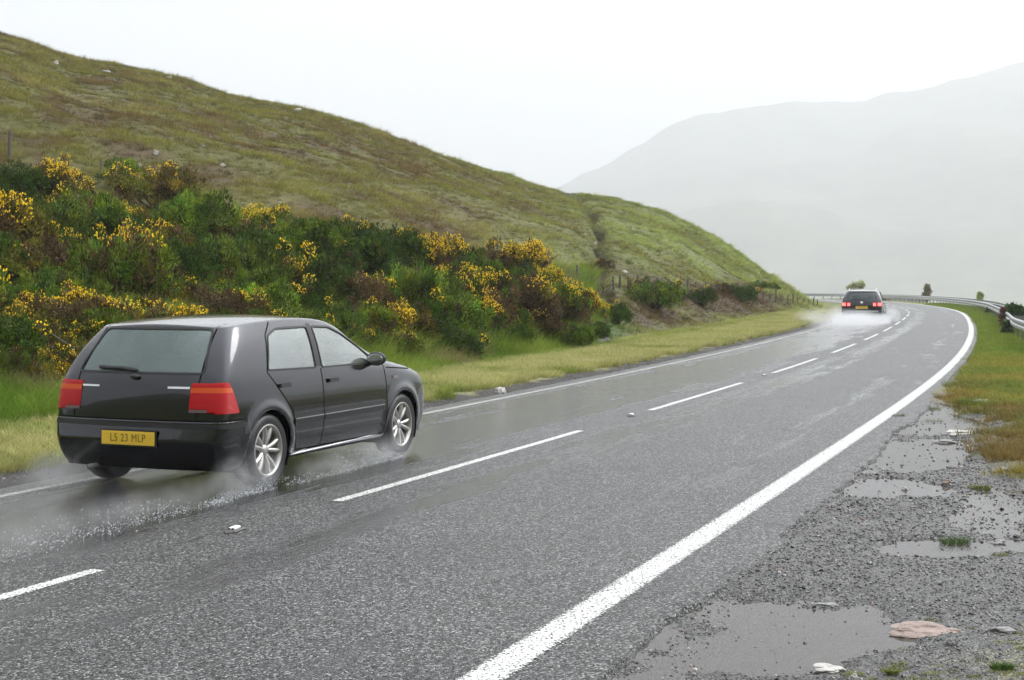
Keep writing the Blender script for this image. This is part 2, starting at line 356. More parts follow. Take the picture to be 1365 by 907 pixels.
_ks = np.exp(-(np.arange(-12, 13) / 5.0) ** 2); _ks /= _ks.sum()
def sm(c): return np.convolve(np.pad(np.interp(_us, *c), 12, 'edge'), _ks, 'valid')
_CV, _CY, _FV, _FY = sm(CV), sm(CY), sm(FV), sm(FY)
# outer edge of the verge along each azimuth
_vx, _vy, _ = path(np.arange(-11, 150, .1), OFF_L - 2.9)
_m = _vy > 1.0; _vu = U0 + F * _vx[_m] / _vy[_m]; _vY = _vy[_m]
_o = np.maximum.accumulate(_vu); _keep = np.concatenate([[True], _vu[1:] > _o[:-1] + 1e-3]); 
_VY = np.interp(_us, _vu[_keep], _vY[_keep]); _VY = np.minimum(_VY, _FY * .8)
def terrain(X, Y, detail=True):
    X = np.asarray(X, float); Y = np.asarray(Y, float); u = U0 + F * X / Y
    yc = np.interp(u, _us, _CY); zc = HC + (V0 - np.interp(u, _us, _CV)) / F * yc
    yf = np.interp(u, _us, _FY); zf = HC + (V0 - np.interp(u, _us, _FV)) / F * yf
    yv = np.interp(u, _us, _VY)
    t = np.clip((Y - yv) / (yf - yv), 0, 1)
    z1 = zf * (t * .75 + .25 * t * t) - .28 * np.exp(-((Y - yv) / (yf - yv) - .10) ** 2 / .004) * smooth(1100, 1000, u) * (Y > yv)
    t2 = np.clip((Y - yf) / (yc - yf), 0, 1); g = t2 + .10 * np.sin(math.pi * t2) * (zc > 3)
    z2 = zf + (zc - zf) * g
    z3 = zc - (Y - yc) * .16 - .004 * (Y - yc) ** 2
    z = np.where(Y < yv, 0, np.where(Y < yf, z1, np.where(Y < yc, z2, z3)))
    if detail:
        amp = smooth(0, 6, Y - yv)
        bank = amp * (fbm(X, Y, 9.0, 3, 1) - .5) * 1.0 * smooth(yf * .9, yf * 1.2, Y) * smooth(yc + 1, yc - 8, Y) * np.clip(zc / 4, .15, 1)
        hum = amp * (fbm(X, Y, 2.6, 4, 11, .6) - .5) * .55 * smooth(1140, 950, u)
        z = z + bank + hum
        # the burn that comes down the hill in a gully
        gx = np.interp((Y - yf) / (yc - yf), [-.2, 0, .25, .5, .8, 1.0], [812, 806, 796, 786, 772, 752])
        gx = gx + (fbm(X, Y, 4.0, 3, 15) - .5) * 26
        z = z - .7 * np.exp(-((u - gx) / (5 + 9 * vnoise(Y / 3, Y * 0, 4))) ** 2) * smooth(-.15, .05, (Y - yf) / (yc - yf)) * smooth(1.1, .8, (Y - yf) / (yc - yf))
    z = np.maximum(z, -16)
    return z
def hill_z(X, Y):
    X = np.atleast_1d(np.asarray(X, float)); Y = np.atleast_1d(np.asarray(Y, float))
    z = terrain(X, Y)
    s, o = road_co(X, Y)
    d = (OFF_L - .30) - o                                        # metres left of the tarmac
    crown = .05 * smooth(.05, .5, d) + .02
    flat = (fbm(X, Y, .5, 3, 21) - .5) * .05 + crown - .05
    k = smooth(2.4, 5.5, d)
    z = flat * (1 - k) + z * k
    z = np.where(d < .12, np.minimum(z, -.03 + .0 * d), z)
    z = np.where(d < 0, -.20, z)
    return z
def hill_col(X, Y):
    u = U0 + F * X / np.maximum(Y, 1); s, o = road_co(X, Y); d = (OFF_L - .30) - o
    yf = np.interp(u, _us, _FY); yc = np.interp(u, _us, _CY)
    n1 = fbm(X, Y * .8, 7.0, 4, 31, .6); n2 = fbm(X, Y, 2.2, 4, 41, .65); n3 = fbm(X, Y, 22.0, 3, 51)
    olive = np.array([.148, .142, .034]); brown = np.array([.115, .076, .032]); pale = np.array([.25, .235, .075]); green = np.array([.145, .175, .034]); lush = np.array([.215, .25, .075])
    def mix(a, b, t): return a * (1 - t[:, None]) + b * t[:, None]
    c = np.tile(olive, (len(X), 1))
    c = mix(c, brown, smooth(.44, .64, n2) * .85)
    c = mix(c, pale, smooth(.56, .74, n1) * .55)
    c = mix(c, green, smooth(.52, .70, n3 * .55 + n2 * .45) * .8)
    rightness = smooth(560, 900, u)  # greener to the right, with brighter light and haze put into the colour
    c = mix(c, lush, rightness * (.25 + .75 * smooth(.35, .6, n1)) * .9)
    # heather and dead bracken low down beyond the gorse
    hb = smooth(740, 800, u) * smooth(1120, 1060, u) * smooth(yf * 1.12, yf * .98, Y) * smooth(3.2, 4.6, d)
    c = mix(c, np.array([.095, .062, .030]), hb * smooth(.34, .50, n2) * .95)
    gx = np.interp((Y - yf) / (yc - yf), [-.2, 0, .25, .5, .8, 1.0], [812, 806, 796, 786, 772, 752])
    gx = gx + (fbm(X, Y, 4.0, 3, 15) - .5) * 26
    c = mix(c, np.array([.06, .048, .025]), np.exp(-((u - gx) / 8) ** 2) * (Y > yf * .95) * .85 * smooth(.3, .6, n2 + .1))
    c = mix(c, np.array([.05, .045, .03]), smooth(.62, .7, n2) * smooth(7, 3, yc - Y) * smooth(860, 960, u) * .8)
    # ditch: lush; mown verge: straw green; then gritty shoulder
    c = mix(c, np.array([.085, .15, .028]), smooth(6.5, 4.2, d) * smooth(860, 800, u))
    c = mix(c, np.array([.34, .33, .13]), smooth(3.6, 2.6, d) * smooth(120, 85, s))
    nn = fbm(X, Y, .4, 3, 61)
    c = mix(c, np.array([.075, .07, .062]), smooth(.75, .35, d + (nn - .5) * .7))
    return c
us = np.concatenate([np.arange(-900, -20, 6.0), np.arange(-20, 1130, 1.6), np.arange(1130, 1240, 5.0)])
# range rows: from inside the tarmac edge, finest near the road
nr = 330
tt = np.linspace(0, 1, nr)
_ex, _ey, _ = path(np.arange(-11, 150, .1), OFF_L - .1); _m = _ey > .6; _eu = U0 + F * _ex[_m] / _ey[_m]; _k = np.concatenate([[True], _eu[1:] > np.maximum.accumulate(_eu)[:-1] + 1e-3])
y0 = np.interp(us, _eu[_k], _ey[_m][_k]); y0 = np.minimum(y0, 92)
yc_ = np.interp(us, _us, _CY)
YY = np.where(tt[:, None] < .86, y0[None] * (yc_[None] / y0[None]) ** (tt[:, None] / .86), yc_[None] + (tt[:, None] - .86) / .14 * 75)
UU = np.broadcast_to(us[None], YY.shape); XX = (UU - U0) / F * YY
ZZ = hill_z(XX.ravel(), YY.ravel())
V = np.stack([XX.ravel(), YY.ravel(), ZZ], 1)
me = mesh_np('hillside', V, grid_faces(nr, len(us))); set_attr(me, 'col', hill_col(XX.ravel(), YY.ravel()) * .6, 'FLOAT_COLOR')
hill = tag(link('hillside', me, M_HILL), kind='structure')
HT = BVHTree.FromPolygons([tuple(v) for v in V[:, :]], grid_faces(nr, len(us)).tolist())
def hit(u, v):
    d = Vector(((u - U0) / F, 1.0, (V0 - v) / F)).normalized()
    h = HT.ray_cast(Vector((0, 0, HC)), d, 400)
    return h[0]
# ------------------------------------------------------------------ ground right of the road: verge, then the bank that falls to the glen
offs = np.concatenate([np.arange(2.6, 8, .12), np.arange(8, 14, .5), np.arange(14, 70, 4)])
sv = np.concatenate([np.arange(-10, 45, .2), np.arange(45, 240, .6)])
OO, SV = np.meshgrid(offs, sv); x, y, _ = path(SV.ravel(), OO.ravel())
of = OO.ravel(); sf = SV.ravel()
_gly = lambda Y, o: smooth(31, 24, Y)                              # where the lay-by is
z = -.03 + (fbm(x, y, .8, 3, 71) - .5) * .05 + .02
z = z - smooth(5.6, 12, of) * 4.2 - smooth(12, 40, of) * 11.6
z = z * (1 - smooth(30, 22, y)) + smooth(30, 22, y) * (-.22 - smooth(22, 40, of) * 14)
z = np.maximum(np.where(of < OFF_R + .6, np.minimum(z, -.06), z), -15.9)
V = np.stack([x, y, z], 1)
me = mesh_np('roadside_verge', V, grid_faces(len(sv), len(offs)))
n1 = fbm(x, y, 1.6, 4, 81); n2 = fbm(x, y, .35, 3, 91)
c = np.array([.13, .19, .03]) * (1 - smooth(.4, .65, n1))[:, None] + np.array([.22, .20, .045]) * smooth(.4, .65, n1)[:, None]
g = smooth(OFF_R + .42, OFF_R + .22, of + (n2 - .5) * .25)
c = c * (1 - g)[:, None] + np.array([.075, .073, .068]) * g[:, None]
set_attr(me, 'col', c, 'FLOAT_COLOR'); verge = tag(link('roadside_verge', me, M_VERGE), kind='structure')

# ------------------------------------------------------------------ the gravel lay-by with its potholes
PUD = [  # pothole ellipses given where the photograph shows the water (centre u, v, radii), depth
    (1085, 838, 118, 46, .040), (1000, 868, 60, 28, .035), (1165, 846, 50, 20, .03), (905, 862, 80, 50, .017), (870, 905, 70, 24, .018), (1120, 792, 55, 14, .016), (960, 815, 60, 26, .02),
    (1250, 727, 76, 13, .040), (1345, 724, 50, 9, .035), (1320, 690, 55, 20, .024), (1075, 712, 60, 18, .016), (1130, 690, 70, 8, .012),
    (1185, 647, 72, 12, .040), (1325, 660, 40, 16, .02), (1200, 606, 74, 17, .045), (1150, 620, 36, 10, .03),
    (1240, 566, 60, 12, .045), (1262, 538, 42, 12, .045), (1225, 552, 40, 10, .03), (1250, 588, 40, 6, .03)]
nx, ny = 420, 900
ya = 3.2 * (31 / 3.2) ** np.linspace(0, 1, ny)
A, B = np.meshgrid(np.linspace(0, 1, nx), ya)
# columns run from just inside the ragged tarmac edge out to 9 m
xs0 = np.interp(ya, PY, PX + (OFF_R + .02) / np.cos(TH))
XX = xs0[:, None] + (A ** 1.25) * (5.5 + .35 * B); YYg = B
x = XX.ravel(); y = YYg.ravel(); s_, o_ = road_co(x, y)
def layby_z(x, y, o_):
    z = -.012 + (fbm(x, y, .9, 3, 101) - .5) * .030 + (fbm(x, y, .10, 3, 111) - .5) * .012
    nz = fbm(x, y, .33, 4, 121) - .5; nz2 = fbm(x, y, .06, 2, 131) - .5
    yp = np.maximum(y, 1); u = U0 + F * x / yp; v = V0 + F * HC / yp
    dep = np.zeros_like(z)
    for cu, cv, ru, rv, d in PUD:
        if cv < 700: ru *= 1.18; rv *= 1.15; d *= 1.15
        q = ((u - cu) / ru) ** 2 + ((v - cv) / rv) ** 2
        dep = np.maximum(dep, d * smooth(1.45, .55, np.sqrt(q) + nz * .9 + nz2 * .25))
    z = z - dep * 1.15 + .010
    z = np.minimum(z, .02 + .0 * o_)
    edge = smooth(OFF_R + .62, OFF_R + .2, o_)
    return z * (1 - edge) + (-.03) * edge
z = layby_z(x, y, o_)
def grass_here(x, y):
    lim = np.interp(y, *cur([(3, 9), (8, 5.2), (10, 4.35), (12, 4.35), (14, 4.7), (16, 5.15), (18, 5.9), (20, 6.25), (21.5, 6.4), (23, 6.4), (24, 6.5), (25, 7.2), (40, 12)]))
    return smooth(-.25, .25, x - lim + (fbm(x, y, .5, 3, 141) - .5) * 1.3)
grassy = np.where(y > 24.5, smooth(OFF_R + .25, OFF_R + .5, o_ + (fbm(x, y, .4, 3, 151) - .5) * .3), grass_here(x, y))
z = z + grassy * .045
z = np.where(o_ < OFF_R + .22, np.minimum(z, -.03), z)
z = np.where(x > xs0.repeat(nx) + 5.0 + .3 * y, z - .1, z)
z = z - smooth(27.5, 31, y) * .12
Vl = np.stack([x, y, z], 1); fl = grid_faces(ny, nx)
me = mesh_np('gravel_layby', Vl, fl)
n1 = fbm(x, y, .8, 4, 161); n2 = fbm(x, y, .05, 2, 171); n3 = fbm(x, y, 2.5, 3, 181)
c = np.array([.085, .083, .078])[None] * (.55 + .9 * n2)[:, None] * (.7 + .6 * n3)[:, None]
mud = smooth(-.025, -.045, z); c = c * (1 - mud)[:, None] + np.array([.115, .095, .075]) * mud[:, None]
moss = smooth(.54, .66, n1) * smooth(OFF_R + 1.6, OFF_R + 3.0, o_) * smooth(.35, .6, n2) * .9
c = c * (1 - moss)[:, None] + np.array([.34, .33, .07]) * moss[:, None]
gc = .7 * np.array([.15, .18, .035]) * (1 - smooth(.4, .6, n3))[:, None] + .7 * np.array([.22, .19, .05]) * smooth(.4, .6, n3)[:, None]
c = c * (1 - grassy)[:, None] + gc * grassy[:, None]
set_attr(me, 'col', c, 'FLOAT_COLOR')
M_GRAV = gravel_mat()
layby = tag(link('gravel_layby', me, M_GRAV), kind='structure')
LT = BVHTree.FromPolygons([tuple(v) for v in Vl], fl.tolist())
# standing water: one level sheet that shows wherever the gravel dips below it
WL = -.024
m, nt, p = newmat('puddle_water')
p.inputs['Base Color'].default_value = (.060, .053, .046, 1); p.inputs['Roughness'].default_value = .03; p.inputs['IOR'].default_value = 1.33
tr = N(nt, 'ShaderNodeBsdfTransparent'); tr.inputs[0].default_value = (.95, .9, .82, 1)
ms = N(nt, 'ShaderNodeMixShader'); ms.inputs[0].default_value = .84
L(nt, tr.outputs[0], ms.inputs[1]); L(nt, p.outputs[0], ms.inputs[2]); L(nt, ms.outputs[0], nt.nodes['Material Output'].inputs['Surface'])
t = N(nt, 'ShaderNodeTexCoord'); n = N(nt, 'ShaderNodeTexNoise'); setin(n, Scale=26.0, Detail=3.0); L(nt, t.outputs['Object'], n.inputs['Vector'])
b = N(nt, 'ShaderNodeBump'); b.inputs['Strength'].default_value = .04; b.inputs['Distance'].default_value = .003; L(nt, n.outputs['Fac'], b.inputs['Height']); L(nt, b.outputs[0], p.inputs['Normal'])
wy = np.linspace(3.4, 27.0, 60); wx0 = np.interp(wy, PY, PX + (OFF_R + .3) / np.cos(TH))
Wv = np.concatenate([np.stack([wx0, wy, wy * 0 + WL], 1), np.stack([wx0 + 3.6 + .18 * wy, wy, wy * 0 + WL], 1)])
k = len(wy); wf = [(i, k + i, k + i + 1, i + 1) for i in range(k - 1)]
tag(link('puddle_water', mesh_np('puddle_water', Wv, wf), m), kind='structure')
del A, B

# ------------------------------------------------------------------ mountains in the haze (4 km off)
RV = cur([(-1400, 250), (-600, 420), (-100, 400), (300, 370), (500, 332), (650, 300), (700, 275), (750, 247), (800, 221), (850, 193), (900, 164), (930, 152), (960, 151), (1010, 138), (1060, 136), (1150, 135), (1180, 126), (1250, 111), (1300, 98), (1365, 85), (1500, 58), (1700, 80), (2100, 160), (2800, 300)])
um = np.linspace(-1400, 2800, 500); rv = np.interp(um, *RV)
nm = 70; tm = np.linspace(0, 1, nm)
Yc = 4000.0; zc = HC + (V0 - rv) / F * Yc
Ym = np.where(tm[:, None] < .8, 2000 + tm[:, None] / .8 * 2000, 4000 + (tm[:, None] - .8) / .2 * 1500) + 0 * um[None]
prof = np.where(tm < .8, (tm / .8) ** 1.25, 1 - (tm - .8) / .2 * .8)
Zm = -16 + (zc[None] + 16) * prof[:, None]
Xm = (um[None] - U0) / F * Ym
wgt = (np.sin(np.clip(tm / .8, 0, 1) * math.pi) ** .7)[:, None]
Zm = Zm + (fbm(Xm.ravel(), Ym.ravel(), 520, 5, 201).reshape(Xm.shape) - .5) * 190 * wgt * np.clip((zc[None] + 16) / 330, 0, 1) + (fbm(Xm.ravel(), Ym.ravel(), 85, 3, 211).reshape(Xm.shape) - .5) * 22 * (tm[:, None] > .5)
Vm = np.stack([Xm.ravel(), Ym.ravel(), Zm.ravel()], 1)
me = mesh_np('mountain', Vm, grid_faces(nm, len(um)))
set_attr(me, 'col', np.array([.10, .105, .06]) * (.6 + .8 * fbm(Xm.ravel(), Ym.ravel(), 60, 4, 221))[:, None], 'FLOAT_COLOR')
tag(link('mountain', me, vcol_mat('mountain_moor', nscale=.02, bscale=.05, bump=.2)), kind='structure')

# the wet air of the glen
HZ = bpy.data.materials.new('haze_air'); HZ.use_nodes = True; hn = HZ.node_tree; hn.nodes.clear()
pv = N(hn, 'ShaderNodeVolumePrincipled'); pv.inputs['Density'].default_value = .00048; pv.inputs['Color'].default_value = (.79, .80, .825, 1); pv.inputs['Anisotropy'].default_value = .2
ho = N(hn, 'ShaderNodeOutputMaterial'); L(hn, pv.outputs[0], ho.inputs['Volume'])
bm = bmesh.new(); bmesh.ops.create_cube(bm, size=1)
for v in bm.verts: v.co = Vector((v.co.x * 5800 * 2, v.co.y * 5800 * 2, -17.0 if v.co.z < 0 else 760.0))
HAZE = tag(from_bm('haze', bm, HZ, smooth=False), 'pale rain haze filling the glen between road and mountain', 'haze', kind='stuff')
HAZE.visible_shadow = True
# ------------------------------------------------------------------ grasses
def mix3(a, b, t): t = np.asarray(t)[:, None]; return np.asarray(a) * (1 - t) + np.asarray(b) * t
def zrot(n): return RNG.uniform(0, 2 * math.pi, n)
hv = [tuft_variant('hill_tuft', 34, .22, .26, .016, 1.0, M_BLADE, 300 + k) for k in range(5)]
# moor tussocks, evenly dense as seen along each azimuth: sample range and azimuth
n = 120000
u = RNG.uniform(-420, 1120, n); q = RNG.uniform(0, 1, n) ** .75
yv = np.interp(u, _us, _VY); yc = np.interp(u, _us, _CY)
Y = np.maximum(yv * 1.05, (yv + (yc + 2 - yv) * q)); X = (u - U0) / F * Y
s_, o_ = road_co(X, Y); d = OFF_L - .3 - o_; ok = d > 3.0; X, Y, u, d = X[ok], Y[ok], u[ok], d[ok]
Z = hill_z(X, Y); c = hill_col(X, Y)
patch = fbm(X, Y, 1.1, 3, 301)
c = c * (.62 + 1.15 * smooth(.3, .7, patch))[:, None]
sc = (.38 + .8 * RNG.uniform(0, 1, len(X)) ** 2) * np.clip(.75 + (patch - .5) * 1.6, .3, 1.6) * (.75 + Y / 140)
scatter('moor_grass', np.stack([X, Y, Z - .02], 1), sc, zrot(len(X)), c, hv, 'rough moor grass tussocks covering the hillside', 'grass', zs=RNG.uniform(.5, 1.0, len(X)))
# long grass in the ditch under the gorse
dv = [tuft_variant('ditch_tuft', 42, .16, .55, .014, .9, M_BLADE, 320 + k, seg=3) for k in range(5)]
n = 15000
s = RNG.uniform(-8, 1, n) + RNG.uniform(0, 1, n) ** 1.4 * 75; o = OFF_L - .3 - RNG.uniform(2.75, 8.0, n)
X, Y, _ = path(s, o); ok = Y > 2; ok &= ~((X / np.maximum(Y, 1) * F + U0 > 790) & (o < OFF_L - .3 - 3.2))
X, Y, o = X[ok], Y[ok], o[ok]
Z = hill_z(X, Y); nn = fbm(X, Y, 1.3, 3, 331); nb = fbm(X, Y, .9, 3, 341)
c = mix3((.13, .22, .022), (.24, .31, .045), smooth(.35, .65, nn)); c = mix3(c, (.26, .21, .10), smooth(.60, .72, nb) * .9)
sc = .5 + .6 * nn + RNG.uniform(0, .35, len(X)); dd = OFF_L - .3 - o; sc *= smooth(2.2, 4.2, dd) * .75 + .25
scatter('ditch_grass', np.stack([X, Y, Z - .02], 1), sc, zrot(len(X)), c, dv, 'long bright green grass in the ditch below the gorse', 'grass')
# mown straw-green verge
vv = [tuft_variant('verge_tuft', 46, .11, .12, .007, .9, M_BLADE, 340 + k) for k in range(5)]
n = 42000
s = -8 + 90 * RNG.uniform(0, 1, n) ** 1.5; o = OFF_L - .3 - RNG.uniform(.45, 3.4, n)
X, Y, _ = path(s, o); ok = Y > 2; X, Y, o, s = X[ok], Y[ok], o[ok], s[ok]
dd = OFF_L - .3 - o + (fbm(X, Y, .5, 3, 351) - .5) * .7; ok = dd > .62; X, Y, o, s, dd = X[ok], Y[ok], o[ok], s[ok], dd[ok]
Z = hill_z(X, Y); nn = fbm(X, Y, .9, 3, 361)
c = mix3((.42, .41, .16), (.24, .29, .06), smooth(.52, .8, nn)); c = mix3(c, (.50, .45, .24), smooth(.60, .75, fbm(X, Y, .35, 2, 371)) * .7)
scatter('verge_grass', np.stack([X, Y, Z - .01], 1), .7 + .7 * RNG.uniform(0, 1, len(X)) + s * .012, zrot(len(X)), c, vv, 'short straw coloured grass on the left verge', 'grass')
# verge on the right: round the lay-by, then along the barrier
n = 62000
s = 0 + 130 * RNG.uniform(0, 1, n) ** 1.9; o = OFF_R + .2 + RNG.uniform(0, 1, n) * (1.6 + 6 * np.exp(-s / 40))
X, Y, _ = path(s, o); ok = (Y > 3.5) & ~((Y < 26) & (grass_here(X, Y) < RNG.uniform(.2, .9, n)))
X, Y, o, s = X[ok], Y[ok], o[ok], s[ok]
ok = o + (fbm(X, Y, .35, 3, 381) - .5) * .5 > OFF_R + np.interp(s, [10, 24, 34], [.8, .42, .34]); X, Y, o, s = X[ok], Y[ok], o[ok], s[ok]
def ground_right(X, Y):
    o = np.zeros(len(X))
    for i in range(len(X)):
        h = LT.ray_cast(Vector((X[i], Y[i], 5)), Vector((0, 0, -1)), 10)[0]; h2 = VT.ray_cast(Vector((X[i], Y[i], 5)), Vector((0, 0, -1)), 30)[0]
        zz = [q.z for q in (h, h2) if q is not None]; o[i] = max(zz) if zz else -.05
    return o
VT = BVHTree.FromPolygons([tuple(v) for v in V[:0]], []) if False else None
_vm = verge.data; _n = len(_vm.vertices); _a = np.empty(_n * 3, np.float32); _vm.vertices.foreach_get('co', _a); VT = BVHTree.FromPolygons([tuple(q) for q in _a.reshape(-1, 3)], grid_faces(len(sv), len(offs)).tolist())
Z = ground_right(X, Y); keep = (Z > WL - .004) | (Y > 26); X, Y, Z, s, o = X[keep], Y[keep], Z[keep], s[keep], o[keep]
n1 = fbm(X, Y, 1.6, 4, 81); n2 = fbm(X, Y, 3.0, 3, 391)
c = mix3((.19, .235, .045), (.32, .27, .06), smooth(.38, .6, n1)); c = mix3(c, (.21, .13, .05), smooth(.6, .75, n2) * smooth(40, 20, Y) * .8); c = mix3(c, (.17, .25, .03), smooth(24, 40, Y) * .8)
scatter('layby_grass', np.stack([X, Y, Z - .01], 1), (.35 + .75 * RNG.uniform(0, 1, len(X)) ** 1.5) * (1 + s * .008), zrot(len(X)), c, vv, 'short green and yellow grass beside the lay-by and barrier', 'grass')

# ------------------------------------------------------------------ loose gravel
def stone_mesh(name, seed, sub=1, squash=.65, rough_=.25, mat=None, dims=(1, 1, 1)):
    r = np.random.default_rng(seed); bm = bmesh.new(); bmesh.ops.create_icosphere(bm, subdivisions=sub, radius=.5)
    off = r.uniform(-50, 50, 3)
    from mathutils import noise
    for v in bm.verts:
        k = 1 + rough_ * 2.2 * noise.noise(v.co * 1.6 + Vector(off)) + rough_ * .8 * noise.noise(v.co * 4 + Vector(off)) + (rough_ * .35 * noise.noise(v.co * 11 + Vector(off)) if sub > 2 else 0)
        v.co *= k; v.co = Vector((v.co.x * dims[0], v.co.y * dims[1], v.co.z * squash * dims[2]))
    me = bpy.data.meshes.new(name); bm.to_mesh(me); bm.free(); me.polygons.foreach_set('use_smooth', np.full(len(me.polygons), sub > 2))
    if mat: me.materials.append(mat)
    return me
M_STONE = inst_mat('wet_gravel_stones', rough=.32, spec=.6, trans=0, jitter=.3)
gv = [bpy.data.objects.new('gravel_stone', stone_mesh('gravel_stone', 500 + k, 1, .7, .3, M_STONE)) for k in range(6)]
n = 130000
Y = 3.4 * (24 / 3.4) ** (RNG.uniform(0, 1, n) ** .9); xa = np.interp(Y, PY, PX + (OFF_R + .28) / np.cos(TH)); X = xa + RNG.uniform(0, 1, n) ** 1.1 * (2.2 + .36 * Y)
s_, o_ = road_co(X, Y); Z = layby_z(X, Y, o_)
nn = fbm(X, Y, .25, 3, 511); g = grass_here(X, Y)
ok = (RNG.uniform(0, 1, n) < np.where(Z < WL - .002, .05 + .25 * smooth(WL - .014, WL - .002, Z), .45 + .9 * (nn - .3))) & (g < .5) & (o_ > OFF_R + .3 + (nn - .5) * .25)
X, Y, Z = X[ok], Y[ok], Z[ok]; k = len(X); sz = .006 + .010 * RNG.uniform(0, 1, k) ** 2 + .012 * (RNG.uniform(0, 1, k) > .985)
sz *= np.clip(Y / 7, .9, 2.0)
tone = RNG.uniform(0, 1, k); c = mix3((.028, .028, .027), (.17, .165, .155), tone ** 2.2); pk = RNG.uniform(0, 1, k); c = np.where((pk > .955)[:, None], np.array([.34, .32, .29]), c); c = np.where((pk < .05)[:, None], np.array([.17, .10, .075]), c)
scatter('loose_gravel', np.stack([X, Y, np.maximum(Z, np.where(Z < WL, WL - .002, Z)) + sz * .15], 1), sz, zrot(k), c, gv, 'loose wet grey gravel chips over the lay-by', 'gravel', tilt=RNG.uniform(-.5, .5, (k, 2)))
# chips on the gritty left shoulder
n = 9000; s = RNG.uniform(-6, 60, n); o = OFF_L - .28 - RNG.uniform(0, 1, n) ** 1.3 * .85; X, Y, _ = path(s, o); ok = Y > 6; X, Y = X[ok], Y[ok]; Z = hill_z(X, Y); k = len(X)
scatter('shoulder_grit', np.stack([X, Y, np.maximum(Z, -.02)], 1), .008 + .03 * RNG.uniform(0, 1, k) ** 4, zrot(k), mix3((.05, .048, .045), (.24, .22, .20), RNG.uniform(0, 1, k) ** 2), gv, 'grey grit along the broken left edge of the road', 'gravel')

# moss and seedling grass between the chips
mv = [tuft_variant('moss_tuft', 40, .05, .018, .006, 1.0, M_BLADE, 360 + k) for k in range(4)]
n = 6500; Y = 4.5 * (22 / 4.5) ** RNG.uniform(0, 1, n); X = np.interp(Y, PY, PX + (OFF_R + 1.4) / np.cos(TH)) + RNG.uniform(0, 1, n) * (2.2 + .3 * Y); s_, o_ = road_co(X, Y); Z = layby_z(X, Y, o_)
ok = (Z > WL + .004) & (fbm(X, Y, .8, 4, 161) > .55 + RNG.uniform(-.05, .08, n)) & (fbm(X, Y, .22, 3, 163) > .5); X, Y, Z = X[ok], Y[ok], Z[ok]; k = len(X)
scatter('moss', np.stack([X, Y, Z], 1), .3 + .6 * RNG.uniform(0, 1, k), zrot(k), mix3((.25, .25, .04), (.16, .20, .03), RNG.uniform(0, 1, k)), mv, 'yellow green moss between the gravel chips', 'moss')

# ------------------------------------------------------------------ gorse
def leaf_mat():
    m, nt, p = newmat('gorse_foliage')
    a = N(nt, 'ShaderNodeAttribute', attribute_name='tint'); oi = N(nt, 'ShaderNodeObjectInfo')
    mr = N(nt, 'ShaderNodeMapRange'); L(nt, oi.outputs['Random'], mr.inputs['Value']); mr.inputs['To Min'].default_value = .8; mr.inputs['To Max'].default_value = 1.25
    v = N(nt, 'ShaderNodeVectorMath', operation='SCALE'); L(nt, a.outputs['Color'], v.inputs[0]); L(nt, mr.outputs[0], v.inputs['Scale'])
    L(nt, v.outputs[0], p.inputs['Base Color']); p.inputs['Roughness'].default_value = .6; p.inputs['Specular IOR Level'].default_value = .2
    tr = N(nt, 'ShaderNodeBsdfTranslucent'); L(nt, v.outputs[0], tr.inputs['Color']); ms = N(nt, 'ShaderNodeMixShader'); ms.inputs[0].default_value = .2
    L(nt, p.outputs[0], ms.inputs[1]); L(nt, tr.outputs[0], ms.inputs[2]); L(nt, ms.outputs[0], nt.nodes['Material Output'].inputs['Surface'])
    return m
M_LEAF = leaf_mat()
M_BLOOM = simple('gorse_bloom', (.95, .58, .008), rough=.55, spec=.2, var=.25, vscale=9)
M_TWIG = simple('gorse_twig', (.085, .06, .042), rough=.8, spec=.2, var=.4, vscale=12)
def spikes(P, D, ln, wd, r):
    """two crossed narrow triangles per shoot"""
    n = len(P); D = D / np.linalg.norm(D, axis=1, keepdims=True)
    A = np.cross(D, r.normal(size=(n, 3))); A /= np.linalg.norm(A, axis=1, keepdims=True) + 1e-9
    w_ = (wd * r.uniform(.6, 1.3, n))[:, None] * A / 2; l_ = (ln * r.uniform(.6, 1.3, n))[:, None] * D
    V = np.stack([P - w_, P + w_, P + l_ * .6 + w_ * .8, P + l_, P + l_ * .6 - w_ * .8], 1).reshape(-1, 3)
    b = np.arange(n)[:, None] * 5
    T = np.concatenate([b + [0, 1, 2], b + [0, 2, 4], b + [4, 2, 3]], 0)
    return V, T
